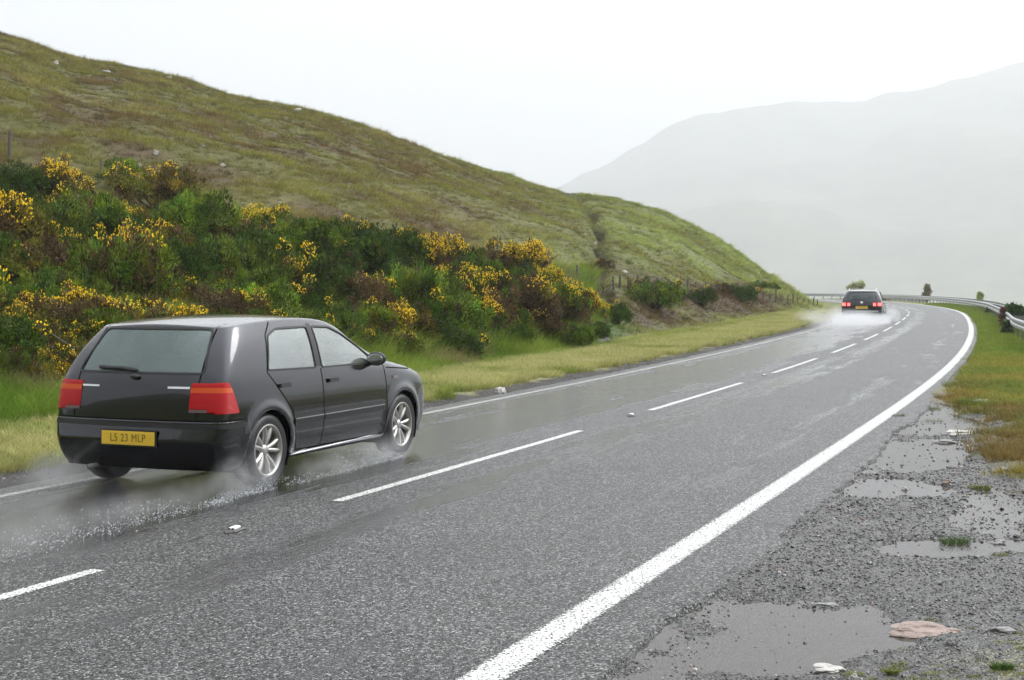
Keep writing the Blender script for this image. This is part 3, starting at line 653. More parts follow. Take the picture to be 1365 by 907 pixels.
def bush_variant(seed, bloom, dead, green, h=.85, nclump=120, per=84, leafl=.062, leafw=.024):
    """unit bush, radius ~1: returns foliage, bloom, twig meshes"""
    r = np.random.default_rng(seed)
    # lumpy dome made of several heads
    heads = [(0, 0, .38, .62)] + [(.55 * math.cos(a) * r.uniform(.7, 1.1), .55 * math.sin(a) * r.uniform(.7, 1.1), r.uniform(.2, .5), r.uniform(.34, .52)) for a in r.uniform(0, 6.3, 7)]
    C = []; 
    for k in range(nclump):
        hx, hy, hz, hr = heads[r.integers(len(heads))]; 
        dd = r.normal(size=3); dd[2] = abs(dd[2]) * .9 + (.0 if r.uniform() < .8 else -.5); dd /= np.linalg.norm(dd); q = hr * r.uniform(.72, 1.08)
        C.append((hx + dd[0] * q, hy + dd[1] * q, max(.03, (hz + dd[2] * q) * h), dd[0], dd[1], dd[2]))
    C = np.array(C); P = []; D = []; tint = []; BP = []
    isdead = r.uniform(size=nclump) < dead; ba = r.uniform(0, 6.28); bs = C[:, 0] * math.cos(ba) * .35 + C[:, 1] * math.sin(ba) * .35 + C[:, 2] * 1.0 + r.normal(0, .12, nclump); hasb = bs > np.quantile(bs, 1 - bloom)
    for k in range(nclump):
        n = per; cr = r.uniform(.10, .19)
        dd = r.normal(size=(n, 3)); dd /= np.linalg.norm(dd, axis=1, keepdims=True); q = (r.uniform(0, 1, n) ** .45 * cr)[:, None]
        up = np.array([C[k, 3] * .7, C[k, 4] * .7, .7 + C[k, 5] * .4])
        P.append(C[k, :3] + dd * q * [1, 1, .8] + up * .02); D.append(dd * 1.1 + up * .8)
        if isdead[k]: cc = np.array([.105, .070, .030]) * r.uniform(.5, 1.5)
        else: cc = np.array(green) * r.uniform(.35, 1.75) * np.array([r.uniform(.8, 1.35), 1, r.uniform(.7, 1.2)])
        tint.append(np.repeat(cc[None] * r.uniform(.6, 1.5, (n, 1)), 5, 0))
        if hasb[k]:
            m_ = int(r.integers(22, 44)); dd = r.normal(size=(m_, 3)); dd[:, 2] = np.abs(dd[:, 2]); dd /= np.linalg.norm(dd, axis=1, keepdims=True)
            BP.append(C[k, :3] + dd * (cr + leafl * .55) * r.uniform(.85, 1.15, (m_, 1)))
    P = np.concatenate(P); D = np.concatenate(D); V, T = spikes(P, D, leafl, leafw, r)
    fo = mesh_np('gorse_foliage', V, T, False)
    t_ = np.concatenate(tint)
    t_ = t_.reshape(-1, 5, 3)
    set_attr(fo, 'tint', t_.reshape(-1, 3), 'FLOAT_COLOR'); fo.materials.append(M_LEAF)
    bl = None
    if BP:
        BP = np.concatenate(BP); n = len(BP); sz = r.uniform(.010, .021, n)
        oc = np.array([(1, 0, 0), (-1, 0, 0), (0, 1, 0), (0, -1, 0), (0, 0, 1), (0, 0, -1)]) * [1, 1, .9]
        V = (BP[:, None] + (oc[None] + r.normal(0, .25, (n, 6, 3))) * sz[:, None, None]).reshape(-1, 3); b = np.arange(n)[:, None] * 6
        T = np.concatenate([b + t for t in ([0, 2, 4], [2, 1, 4], [1, 3, 4], [3, 0, 4], [2, 0, 5], [1, 2, 5], [3, 1, 5], [0, 3, 5])], 0)
        bl = mesh_np('gorse_blossom', V, T, False); bl.materials.append(M_BLOOM)
    # stems from the root to the clumps
    V = []; T = []
    for k in range(0, nclump, 2):
        e = C[k, :3] * .97; m_ = e * [.45, .45, .4] + r.normal(0, .05, 3); m_[2] = abs(m_[2]); prev = None
        for pt, rad in ((np.zeros(3), .022), (m_, .014), (e, .006)):
            b = len(V)
            for a in (0, 2.1, 4.2): V.append(pt + rad * np.array([math.cos(a), math.sin(a), .0]))
            if prev is not None:
                for a in range(3): T.append((prev + a, prev + (a + 1) % 3, b + (a + 1) % 3, b + a))
            prev = b
    tw = mesh_np('gorse_stems', V, T); tw.materials.append(M_TWIG)
    return fo, bl, tw
GR = (.090, .145, .014); GD = (.048, .090, .010); GO = (.125, .125, .018)
BV = {'G': [bush_variant(601, .008, .05, GD), bush_variant(602, .0, .03, GR), bush_variant(603, .01, .08, GD)],
      'L': [bush_variant(604, .0, .02, (.105, .175, .016)), bush_variant(605, .015, .05, (.095, .160, .016))],
      'M': [bush_variant(606, .10, .35, GO), bush_variant(607, .13, .45, GO), bush_variant(608, .08, .3, GR)],
      'Y': [bush_variant(609, .40, .35, GO), bush_variant(610, .30, .5, GO), bush_variant(611, .48, .25, GR)],
      'B': [bush_variant(612, .0, .85, GO), bush_variant(613, .03, .95, GO)]}
LOOK = {'G': 'dark green gorse bush', 'L': 'fresh green gorse bush', 'M': 'olive brown gorse dotted with yellow', 'Y': 'bright yellow flowering gorse', 'B': 'browned gorse bush'}
GORSE = [  # photo centre u, v, half width, height in photo pixels, kind, where
 (75, 248, 32, 56, 'Y', 'at the top of the thicket on the far left'), (24, 250, 40, 44, 'G', 'at the top left corner of the thicket'), (12, 312, 48, 90, 'M', 'on the left edge, halfway up the bank'),
 (62, 305, 42, 70, 'G', 'just below the topmost yellow bush'), (-40, 300, 60, 110, 'M', 'cut by the left edge high up'), (-60, 400, 60, 100, 'M', 'cut by the left edge above the near car tail'),
 (157, 240, 28, 36, 'L', 'on the upper edge by the short fence stake'), (215, 262, 50, 52, 'M', 'rounded and brown-hearted on the upper edge'), (112, 300, 44, 64, 'L', 'left of the centre of the thicket'), (172, 300, 28, 50, 'Y', 'small, in the middle of the upper left thicket'),
 (250, 305, 44, 62, 'L', 'right of the brown-hearted rounded bush'), (300, 308, 32, 60, 'M', 'speckled, above the roof of the near car'), (352, 303, 30, 36, 'Y', 'low on the upper edge above the near car roof'), (395, 330, 44, 56, 'L', 'on the upper edge right of the low yellow'),
 (165, 372, 62, 96, 'M', 'big and twiggy above the rear window'), (205, 345, 44, 60, 'M', 'behind the big twiggy one'), (55, 352, 46, 76, 'B', 'left of the big twiggy bush'), (95, 345, 30, 60, 'G', 'in the dark hollow left of the big twiggy bush'),
 (248, 362, 44, 74, 'G', 'in the dark middle of the thicket above the car roof'), (315, 362, 52, 80, 'G', 'large, straight above the car roof'), (232, 402, 36, 44, 'M', 'touching the near car roof on the left'), (272, 390, 32, 44, 'M', 'touching the near car roof in the middle'),
 (298, 402, 24, 36, 'Y', 'small, just over the near car roof'), (372, 408, 38, 40, 'Y', 'golden, right over the front of the near car roof'), (330, 412, 24, 32, 'Y', 'smallest golden one over the near car roof'), (440, 342, 42, 60, 'L', 'right of centre on the upper edge'),
 (420, 382, 46, 66, 'G', 'above the windscreen of the near car'), (482, 352, 42, 62, 'G', 'on the upper edge over the door mirror'), (468, 405, 36, 56, 'B', 'pinkish brown, above the windscreen'), (100, 425, 38, 66, 'Y', 'bushy, beside the rear window on the left'),
 (22, 440, 38, 74, 'M', 'low on the bank by the left edge'), (52, 455, 32, 60, 'M', 'between two flowering ones low on the left'), (137, 405, 24, 36, 'G', 'small and rounded, above the rear window corner'), (5, 490, 34, 60, 'M', 'lowest on the left above the long grass'),
 (70, 500, 30, 60, 'M', 'just left of the tail lamp of the near car'), (478, 322, 30, 38, 'G', 'low on the upper edge of the bank'), (520, 345, 36, 54, 'G', 'dark, left of the golden clump'), (545, 330, 24, 42, 'M', 'thin, next to the golden clump'),
 (578, 348, 34, 56, 'Y', 'golden, topmost in the middle of the bank'), (612, 358, 32, 54, 'M', 'right of the golden topmost one'), (492, 412, 32, 56, 'B', 'pinkish, above the door mirror'), (548, 398, 46, 72, 'G', 'deep green mid bank above the bonnet'),
 (560, 412, 26, 38, 'Y', 'small, in front of the deep green middle one'), (505, 440, 34, 50, 'M', 'just over the bonnet'), (545, 452, 32, 50, 'M', 'brownish, at the bank foot over the bonnet'), (602, 408, 40, 66, 'G', 'full, mid bank ahead of the near car'),
 (612, 450, 42, 56, 'L', 'at the foot of the bank in the middle'), (642, 392, 34, 60, 'M', 'speckled, mid bank'), (642, 430, 30, 60, 'Y', 'loose, above the grey verge stone'), (668, 396, 30, 60, 'M', 'brown-hearted, right of the speckled one'),
 (672, 352, 30, 40, 'M', 'low, upper edge on the right'), (702, 352, 30, 42, 'Y', 'flowering, upper edge on the right'), (728, 372, 20, 46, 'Y', 'narrow, last on the upper edge'), (692, 388, 34, 56, 'G', 'rounded, right part of the bank'),
 (722, 400, 30, 56, 'G', 'leaning, below the narrow flowering one'), (692, 440, 42, 56, 'B', 'wide and low in the right part'), (702, 412, 30, 48, 'Y', 'glowing, over the wide brown one'), (742, 425, 34, 56, 'M', 'brown and yellow near the right end'),
 (766, 428, 24, 46, 'Y', 'tallest at the right end'), (748, 450, 34, 44, 'B', 'brown, at the foot of the right end'), (791, 445, 20, 30, 'Y', 'last, at the right tip of the thicket'), (813, 458, 10, 16, 'Y', 'tiny, apart beside the grey boulder'),
 (660, 450, 36, 48, 'B', 'brown, at the foot of the bank mid right'), (580, 442, 34, 50, 'G', 'at the foot of the bank over the bonnet tip'), (455, 440, 34, 60, 'G', 'half hidden behind the windscreen pillar'), (380, 450, 40, 60, 'M', 'seen through nothing but over the roof of the near car'),
 (630, 372, 30, 46, 'G', 'in the upper right of the middle'), (120, 345, 36, 60, 'G', 'dark, beneath the bright left one'), (360, 350, 40, 60, 'G', 'in the middle above the front doors'), (740, 402, 24, 46, 'M', 'small, between the yellow ones at right'),
 (872, 428, 36, 46, 'G', 'alone beyond the thicket, widest outlier'), (935, 432, 22, 28, 'G', 'low alone on the verge side, second outlier'), (988, 427, 26, 26, 'G', 'rounded alone near the bend'), (1032, 420, 14, 14, 'L', 'small alone, nearest the far car'),
 (885, 390, 26, 30, 'L', 'alone on the slope by the fence line'), (780, 359, 13, 18, 'B', 'dark, at the foot of the gully, left one'), (806, 357, 15, 20, 'B', 'dark, at the foot of the gully, right one'), (1010, 405, 18, 14, 'G', 'low in the heather near the bend'), (905, 428, 20, 24, 'B', 'low, between the two outliers by the verge'),
 (850, 385, 18, 22, 'B', 'heathery, halfway between gully and bend'), (820, 442, 24, 32, 'G', 'olive, just beyond the grey boulder'), (960, 420, 16, 20, 'B', 'heathery, just before the rounded lone bush')]
cnt = {}
for (u, v, rw, hh, kd, where) in GORSE:
    if where.startswith('seen through'): continue
    k = cnt.get(kd, 0); cnt[kd] = k + 1
    fo, bl, tw = BV[kd][k % len(BV[kd])]
    P = None
    for dv_ in (0, -4, -8, -12, -16, -22, -28, -34):
        P = hit(u, v + hh * .5 + dv_ - 4)
        if P is not None and (OFF_L - .3 - road_co(P.x, P.y)[1][0]) > (4.6 if u < 850 else 5.2): break
    if P is None: print('miss', u, v); continue
    Yd = P.y; sf = 1.0 if u > 770 else 1.3; rx = rw * Yd / F * sf * 1.05; hz = hh * Yd / F * sf
    root = empty('gorse_bush', (P.x, P.y, P.z - .06), (k * 2.39) % 6.28)
    sz = min(rx, 2.2); hz = max(hz, (.75 if u < 770 else .5) * sz) / .9
    root.scale = (sz, sz * 1.0, min(hz, 1.6 * sz))
    tag(root, f'{LOOK[kd]}, {where}', 'bush', 'gorse bushes on the roadside bank')
    link('foliage', fo, None, root)
    if bl is not None: link('blossom', bl, None, root)
    link('stems', tw, None, root)

# the smaller bushes that close the gaps of the thicket
fill = []; used_l = set()
for t in range(1600):
    if len(fill) >= 80: break
    u = random.uniform(-150, 800); top = np.interp(u, [-150, 0, 75, 250, 480, 600, 700, 800], [260, 262, 268, 300, 350, 375, 390, 440]); bot = np.interp(u, [-150, 0, 130, 250, 450, 560, 700, 800], [505, 515, 510, 500, 490, 470, 470, 462])
    v = random.uniform(top, bot)
    if any(abs(u - a) < 26 and abs(v - b) < 20 for a, b in fill): continue
    P = hit(u, v + 14)
    if P is None: continue
    row = 'high on' if v < top + (bot - top) * .33 else ('midway up' if v < top + (bot - top) * .67 else 'low on')
    colw = next(w_ for lim_, w_ in ((-20, 'beyond the left edge'), (60, 'at the far left edge'), (130, 'left of the near car'), (200, 'above the rear window'), (270, 'above the rear roof'), (340, 'above the mid roof'), (410, 'above the front doors'), (470, 'above the mirror'), (530, 'above the bonnet'), (590, 'ahead of the near car'), (650, 'in the middle right'), (710, 'towards the right end'), (900, 'at the right end')) if u < lim_)
    got = None
    for kd in random.sample('GLMB', 4) if random.random() < .3 else 'GLBM':
        lab = {'G': 'small dark green gorse bush ', 'L': 'small light green gorse bush ', 'M': 'small olive gorse bush with few flowers ', 'B': 'small brown gorse bush '}[kd] + row + ' the bank ' + colw
        if lab not in used_l: got = kd; break
    if got is None: continue
    used_l.add(lab); kd = got; fill.append((u, v)); fo, bl, tw = random.choice(BV[kd])
    r_ = random.uniform(.55, .95); root = empty('gorse_bush', (P.x, P.y, P.z - .08), random.uniform(0, 6.28)); root.scale = (r_, r_, r_ * random.uniform(1.0, 1.4))
    tag(root, lab, 'bush', 'small gorse bushes between the bigger ones')
    link('foliage', fo, None, root)
    if bl is not None: link('blossom', bl, None, root)
    link('stems', tw, None, root)
# ------------------------------------------------------------------ crash barrier on the outside of the bend
M_STEEL = simple('galvanised_steel', (.42, .43, .44), rough=.42, metal=.75, var=.18, vscale=3, bump=.15, bscale=8)
M_POST = simple('barrier_post_steel', (.20, .195, .185), rough=.6, metal=.4, var=.35, vscale=6)
M_BOLT = simple('dark_bolt', (.03, .03, .03), rough=.5, metal=.5)
def tube_path(pts, prof):
    """sweep a closed profile (lateral, up) along ground points with headings"""
    V = []; n = len(prof)
    for (x, y, t, zb) in pts:
        for (a, b) in prof: V.append((x + a * math.cos(t), y - a * math.sin(t), zb + b))
    Fc = []
    for i in range(len(pts) - 1):
        for k in range(n): Fc.append((i * n + k, i * n + (k + 1) % n, (i + 1) * n + (k + 1) % n, (i + 1) * n + k))
    return V, Fc
def box_bm(bm, c, d, rz=0.0, bev=0.0):
    m_ = Matrix.Translation(Vector(c)) @ Matrix.Rotation(rz, 4, 'Z') @ Matrix.Diagonal((*d, 1))
    r_ = bmesh.ops.create_cube(bm, size=1, matrix=m_)
    if bev:
        es = list({e for v in r_['verts'] for e in v.link_edges})
        bmesh.ops.bevel(bm, geom=es, offset=bev, segments=2, affect='EDGES', profile=.6)
RO = 4.42; RS0, RS1 = 31.0, 222.0
def rail_off(s): return RO + np.clip(50 - np.asarray(s, float), 0, 99) ** 1.5 * .016
rail = empty('crash_barrier', (*[float(q) for q in path(40.0, RO)[:2]], 0)); tag(rail, 'galvanised double beam crash barrier curving round the outside of the bend', 'crash barrier')
ro = Vector(rail.location)
def barrier_beam(off, zt, name):
    w_prof = [(0, 0), (-.045, -.04), (-.045, -.11), (0, -.15), (0, -.17), (-.045, -.21), (-.045, -.28), (0, -.32), (.006, -.32), (-.035, -.28), (-.035, -.21), (.01, -.17), (.01, -.15), (-.035, -.11), (-.035, -.04), (.006, 0)]
    sgn = -1 if off > RO + .3 else 1
    ss = np.arange(RS0, RS1, 1.0); x, y, t = path(ss, off - RO + rail_off(ss))
    V, Fc = tube_path([(a - ro.x, b - ro.y, c, zt) for a, b, c in zip(x, y, t)], [(a * sgn, b) for a, b in w_prof])
    link(name, mesh_np(name, V, Fc, False), M_STEEL, rail)
barrier_beam(RO, .66, 'beam'); barrier_beam(RO + .62, .68, 'beam')
bp = bmesh.new(); box_bm(bp, (0, 0, .10), (.055, .11, .98)); pm = bpy.data.meshes.new('barrier_post'); bp.to_mesh(pm); bp.free(); pm.materials.append(M_POST)
bb = bmesh.new()
box_bm(bb, (-.052, 0, .50 + .08), (.014, .06, .05))
bo = bpy.data.meshes.new('bolt_heads'); bb.to_mesh(bo); bb.free(); bo.materials.append(M_BOLT)
ns_ = np.arange(RS0 + .6, RS1 - 1, 2.3)
for s in ns_[:90]:
    x, y, t = [float(q) for q in path(s, rail_off(s) + .06)]
    p_ = link('post', pm, None, rail); p_.location = (x - ro.x, y - ro.y, 0); p_.rotation_euler = (0, 0, -t)
    link('bolt', bo, None, p_); q_ = link('bolt', bo, None, p_); q_.location = (0, 0, -.16)
# spacer arms joining the two beams
for s in ns_[:90]:
    sp = bmesh.new()
    x, y, t = [float(q) for q in path(s + .05, rail_off(s) + .31)]
    box_bm(sp, (x - ro.x, y - ro.y, .50), (.56, .05, .10), -t)
    from_bm('spacer', sp, M_POST, rail, False)

# ------------------------------------------------------------------ hill fence: posts and sagging wires
M_WOOD = simple('weathered_fence_wood', (.115, .10, .082), rough=.85, var=.45, vscale=10, bump=.5, bscale=30)
M_WIRE = simple('rusty_wire', (.12, .10, .09), rough=.6, metal=.5)
def ground_pt(u, Y):
    X = (u - U0) / F * Y; return Vector((X, Y, float(hill_z(X, Y)[0])))
def cyl_between(bm, a, b, r0, r1, seg=6):
    a = Vector(a); b = Vector(b); d = b - a; q = d.to_track_quat('Z', 'Y').to_matrix().to_4x4()
    bmesh.ops.create_cone(bm, cap_ends=True, segments=seg, radius1=r0, radius2=r1, depth=d.length, matrix=Matrix.Translation((a + b) / 2) @ q)
fr = empty('hill_fence', (0, 0, 0)); tag(fr, 'low post and wire fence running along the foot of the far green slope', 'fence')
fp = []
for u in [759, 771, 789, 798, 806, 818, 826, 838, 850, 862, 876, 890, 903, 916, 929, 942, 954, 966, 977, 988, 998, 1008, 1017, 1026, 1034, 1042, 1050, 1057, 1064, 1071, 1078, 1084, 1090]:
    Y = float(np.interp(u, _us, _FY)) * .985; P = ground_pt(u, Y); fp.append(P); random.seed(u)
    bm = bmesh.new(); hh = random.uniform(.35, .62) * (1 + .3 * (Y > 80)); cyl_between(bm, (0, 0, -.3), (random.uniform(-.06, .06), random.uniform(-.06, .06), hh), .05, .04)
    o = from_bm('post', bm, M_WOOD, fr, False); o.location = P; fp[-1] = (P, hh)
bm = bmesh.new()
for (A_, ha), (B_, hb) in zip(fp[:-1], fp[1:]):
    for f in (.9, .6, .3): cyl_between(bm, A_ + Vector((0, 0, ha * f)), B_ + Vector((0, 0, hb * f)), .006, .006, 3)
from_bm('wire', bm, M_WIRE, fr)
for (u, Yq, hh, rr, lab) in [(12, 211, .85, .07, 'dark leaning fence stake at the top left of the thicket'), (134, 236, .6, .035, 'thin short fence stake above the gorse between two bushes')]:
    P = hit(u, Yq)
    bm = bmesh.new(); cyl_between(bm, (0, 0, -.3), (.03, 0, hh), rr * .9, rr * .8, 8); o = from_bm('fence_stake', bm, M_WOOD, None, False); o.location = P; tag(o, lab, 'fence post', 'old stakes above the thicket')
P = hit(97, 520)
if P is not None:
    o = empty('fence_stake', P); tag(o, 'pale stake with broken wire beside the rear window of the near car', 'fence post', 'old stakes above the thicket')
    bm = bmesh.new(); cyl_between(bm, (0, 0, -.2), (.01, 0, .62), .022, .02, 7); from_bm('stake', bm, M_WOOD, o, False)
    bm = bmesh.new(); cyl_between(bm, (0, 0, .6), (-.5, -.1, .95), .008, .006, 5); cyl_between(bm, (0, 0, .6), (.6, .2, .68), .004, .004, 4); from_bm('wire', bm, M_WIRE, o, False)

# ------------------------------------------------------------------ rocks and boulders
M_ROCKP = simple('pink_rock', (.27, .205, .175), rough=.6, spec=.4, var=.4, vscale=7, bump=.7, bscale=22)
M_ROCKW = simple('pale_rock', (.46, .44, .41), rough=.65, spec=.4, var=.3, vscale=5, bump=.7, bscale=18)
M_ROCKG = simple('grey_rock', (.24, .235, .23), rough=.7, spec=.4, var=.35, vscale=5, bump=.7, bscale=16)
def rock(u, v, wpx, hpx, mat, lab, seed, cat='rock', deep=.6, rz=0.0, ground=None, group=None):
    P = None
    if ground == 'layby':
        X, Y = gp(u, v + hpx * .3); hh_ = LT.ray_cast(Vector((X, Y, 5)), Vector((0, 0, -1)), 10)[0]; P = Vector((X, Y, max(hh_.z if hh_ else -.02, WL)))
    else: P = hit(u, v + hpx * .4)
    if P is None: print('rock miss', u, v); return
    W_ = wpx * P.y / F; H_ = hpx * P.y / F
    me = stone_mesh('rock', seed, 4, 1.0, .42, mat, (W_ * 1.0, W_ * deep, H_ * 1.25))
    me.polygons.foreach_set('use_smooth', np.zeros(len(me.polygons), bool)); o = link('rock', me); o.location = P + Vector((0, 0, H_ * .22)); o.rotation_euler = (0, 0, rz); tag(o, lab, cat, group or 'stones lying about')
rock(1235, 834, 108, 13, M_ROCKP, 'long flat pinkish rock lying beside the biggest puddle', 701, deep=.42, rz=-.1, ground='layby')
rock(1103, 886, 40, 11, M_ROCKW, 'pale angular stone on the gravel below the biggest puddle', 702, ground='layby')
rock(1268, 855, 16, 10, M_ROCKG, 'small bluish grey stone under the right end of the pink rock', 703, ground='layby')
rock(1335, 839, 26, 7, M_ROCKG, 'flat grey stone right of the pink rock', 704, ground='layby')
rock(1140, 900, 10, 5, M_ROCKW, 'little pale stone right of the angular pale stone', 705, ground='layby')
rock(1284, 577, 46, 6, M_ROCKW, 'flat pale slab where the grass meets the upper puddles', 706, ground='layby', rz=.1)
rock(1256, 586, 26, 4, M_ROCKG, 'lower grey slab beside the flat pale slab', 707, ground='layby')
rock(1312, 536, 20, 5, M_ROCKW, 'pale stone in the grass right of the farthest puddle', 708, ground='layby')
rock(1297, 597, 18, 4, M_ROCKW, 'thin pale stone in front of the flat pale slab', 709, ground='layby')
rock(1270, 622, 12, 5, M_ROCKG, 'small stone at the edge of the second puddle', 710, ground='layby')
rock(1262, 641, 12, 6, M_ROCKP, 'small reddish stone by the narrow middle puddle', 711, ground='layby')
rock(1205, 648, 7, 4, M_ROCKW, 'pebble standing in the narrow middle puddle', 712, ground='layby')
rock(1330, 718, 20, 5, M_ROCKG, 'dark stone at the right end of the long puddle', 713, ground='layby')
rock(1100, 800, 26, 4, M_ROCKG, 'flat stone at the far rim of the biggest puddle', 714, ground='layby')
rock(667, 520, 11, 10, M_ROCKW, 'rounded pale grey stone on the left road shoulder', 720, deep=.9)
rock(805, 455, 18, 14, M_ROCKG, 'grey boulder at the right tip of the thicket', 721, deep=.9)
for k, (u, v, a, b, mt, lab) in enumerate([(207, 203, 8, 8, M_ROCKW, 'white stone on the hill above the thicket'), (187, 221, 6, 7, M_ROCKW, 'smaller white stone just above the gorse edge'), (297, 220, 9, 5, M_ROCKW, 'flat white stone on the hill right of two others'),
    (75, 84, 7, 6, M_ROCKW, 'pale stone near the skyline at far left'), (141, 95, 11, 5, M_ROCKW, 'flat pale stone just under the skyline at left'), (165, 135, 8, 4, M_ROCKG, 'buff stone on the upper left slope'), (271, 195, 8, 4, M_ROCKG, 'buff stone mid slope'),
    (225, 104, 9, 4, M_ROCKW, 'pale outcrop on the skyline above the thicket'), (395, 147, 16, 6, M_ROCKW, 'pale outcrop on the middle of the skyline'), (47, 76, 8, 4, M_ROCKG, 'grey stone near the left end of the skyline'), (457, 163, 9, 4, M_ROCKG, 'grey outcrop right of the pale skyline outcrop'), (372, 270, 6, 4, M_ROCKG, 'grey stone on the slope over the upper thicket edge'),
    (793, 324, 6, 5, M_ROCKW, 'white stone in the gully'), (791, 309, 4, 4, M_ROCKW, 'small white stone higher in the gully'), (833, 364, 12, 7, M_ROCKW, 'white boulder at the foot of the gully'), (803, 362, 8, 6, M_ROCKG, 'grey boulder between the two dark gully bushes'), (909, 382, 4, 5, M_ROCKW, 'small pale stone on the lone bush slope'), (883, 406, 5, 4, M_ROCKG, 'buff stone in the brown heather'), (620, 230, 6, 4, M_ROCKG, 'grey stone under the skyline in the middle')]):
    rock(u, v, a * .8, b * .8, mt, lab, 730 + k, deep=.8, group='stones on the hillside')
for k, (u, v, a, b) in enumerate([(820, 501, 9, 5), (790, 508, 6, 4), (600, 551, 8, 5), (745, 520, 7, 4)]):
    rock(u, v, a, b, M_ROCKG, ['stone on the far left shoulder under the verge', 'smaller stone next to the one on the far left shoulder', 'stone on the shoulder ahead of the near car bonnet', 'stone halfway along the left shoulder'][k], 760 + k, group='stones on the left shoulder')

# grass clumps of their own
M_CL = simple('clump_grass', (.085, .15, .03), rough=.6, spec=.2, var=.35, vscale=3)
M_CY = simple('yellow_clump_grass', (.17, .20, .04), rough=.6, spec=.2, var=.35, vscale=3)
for k, (u, v, wpx, hpx, mt, lab) in enumerate([(1273, 717, 38, 12, M_CL, 'dark green grass clump growing in the long puddle'), (1198, 552, 14, 5, M_CL, 'left grass clump in the farthest puddle'), (1240, 540, 28, 5, M_CY, 'yellowish grass clump across the top of the farthest puddle'), (1243, 556, 22, 6, M_CL, 'pair of low grass clumps in the farthest puddle'),
    (1336, 889, 30, 8, M_CL, 'low green clump on the gravel in the bottom right'), (1295, 536, 34, 10, M_CL, 'dark grass clump at the right shore of the farthest puddle'), (1190, 896, 16, 5, M_CY, 'tiny yellow clump on the gravel near the bottom edge'), (1305, 646, 30, 6, M_CY, 'reddish yellow clump right of the narrow middle puddle')]):
    X, Y = gp(u, v + 3); W_ = wpx * Y / F
    va = tuft_variant('grass_clump', 260, W_ * .5, hpx * Y / F * 1.5, .005, .9, mt, 800 + k)
    COL.objects.link(va); hh_ = LT.ray_cast(Vector((X, Y, 5)), Vector((0, 0, -1)), 10)[0]; va.location = (X, Y, (hh_.z if hh_ else 0)); va.name = 'grass_clump'; va.scale = (1, .7, 1)
    tag(va, lab, 'grass clump', 'grass clumps in the lay-by')

# ------------------------------------------------------------------ reflective road studs in the gaps of the centre line
M_IRON = simple('stud_iron', (.09, .085, .085), rough=.5, metal=.6, var=.4, vscale=40, bump=.4, bscale=60)
M_RUB = simple('stud_rubber', (.85, .85, .83), rough=.45)
M_LENS = simple('stud_lens', (.015, .015, .018), rough=.08, spec=.8)
where = ['road stud in the gap nearest the camera, beside the near car', 'road stud in the second gap, ahead of the near car', 'road stud in the third gap of the centre line']
for k, sa in enumerate([dash_s[2] - 1.75, dash_s[3] - .9, dash_s[4] - .9]):
    if k == 0:
        ss_, _ = road_co(np.array([gp(316, 708)[0]]), np.array([gp(316, 708)[1]])); sa = float(ss_[0])
    x, y, t = [float(q) for q in path(sa, 0.0)]
    root = empty('road_stud', (x, y, .004), math.pi / 2 - t + .12); root.scale = (.85, .85, .8); tag(root, where[k], 'road stud', 'road studs on the centre line')
    bm = bmesh.new()
    for sx_ in (-1, 1):
        for (a, h0) in ((.16, .002), ): pass
    V = [(-.17, 0, .001), (-.10, -.055, .002), (.10, -.055, .002), (.17, 0, .001), (.10, .055, .002), (-.10, .055, .002), (-.11, -.04, .016), (.11, -.04, .016), (.11, .04, .016), (-.11, .04, .016)]
    vs = [bm.verts.new(q) for q in V]
    for f in ((0, 1, 6), (0, 6, 9), (0, 9, 5), (1, 2, 7, 6), (2, 3, 7), (3, 8, 7), (3, 4, 8), (4, 5, 9, 8), (6, 7, 8, 9)): bm.faces.new([vs[i] for i in f])
    from_bm('iron_housing', bm, M_IRON, root, False)
    bm = bmesh.new(); box_bm(bm, (0, 0, .022), (.12, .055, .028), bev=.012); rb = from_bm('rubber_insert', bm, M_RUB, root)
    for sx_ in (-1, 1):
        bm = bmesh.new()
        for yy in (-.016, .016): bmesh.ops.create_uvsphere(bm, u_segments=10, v_segments=8, radius=.0085, matrix=Matrix.Translation((sx_ * .071, yy, .024)))
        from_bm('reflector', bm, M_LENS, rb)

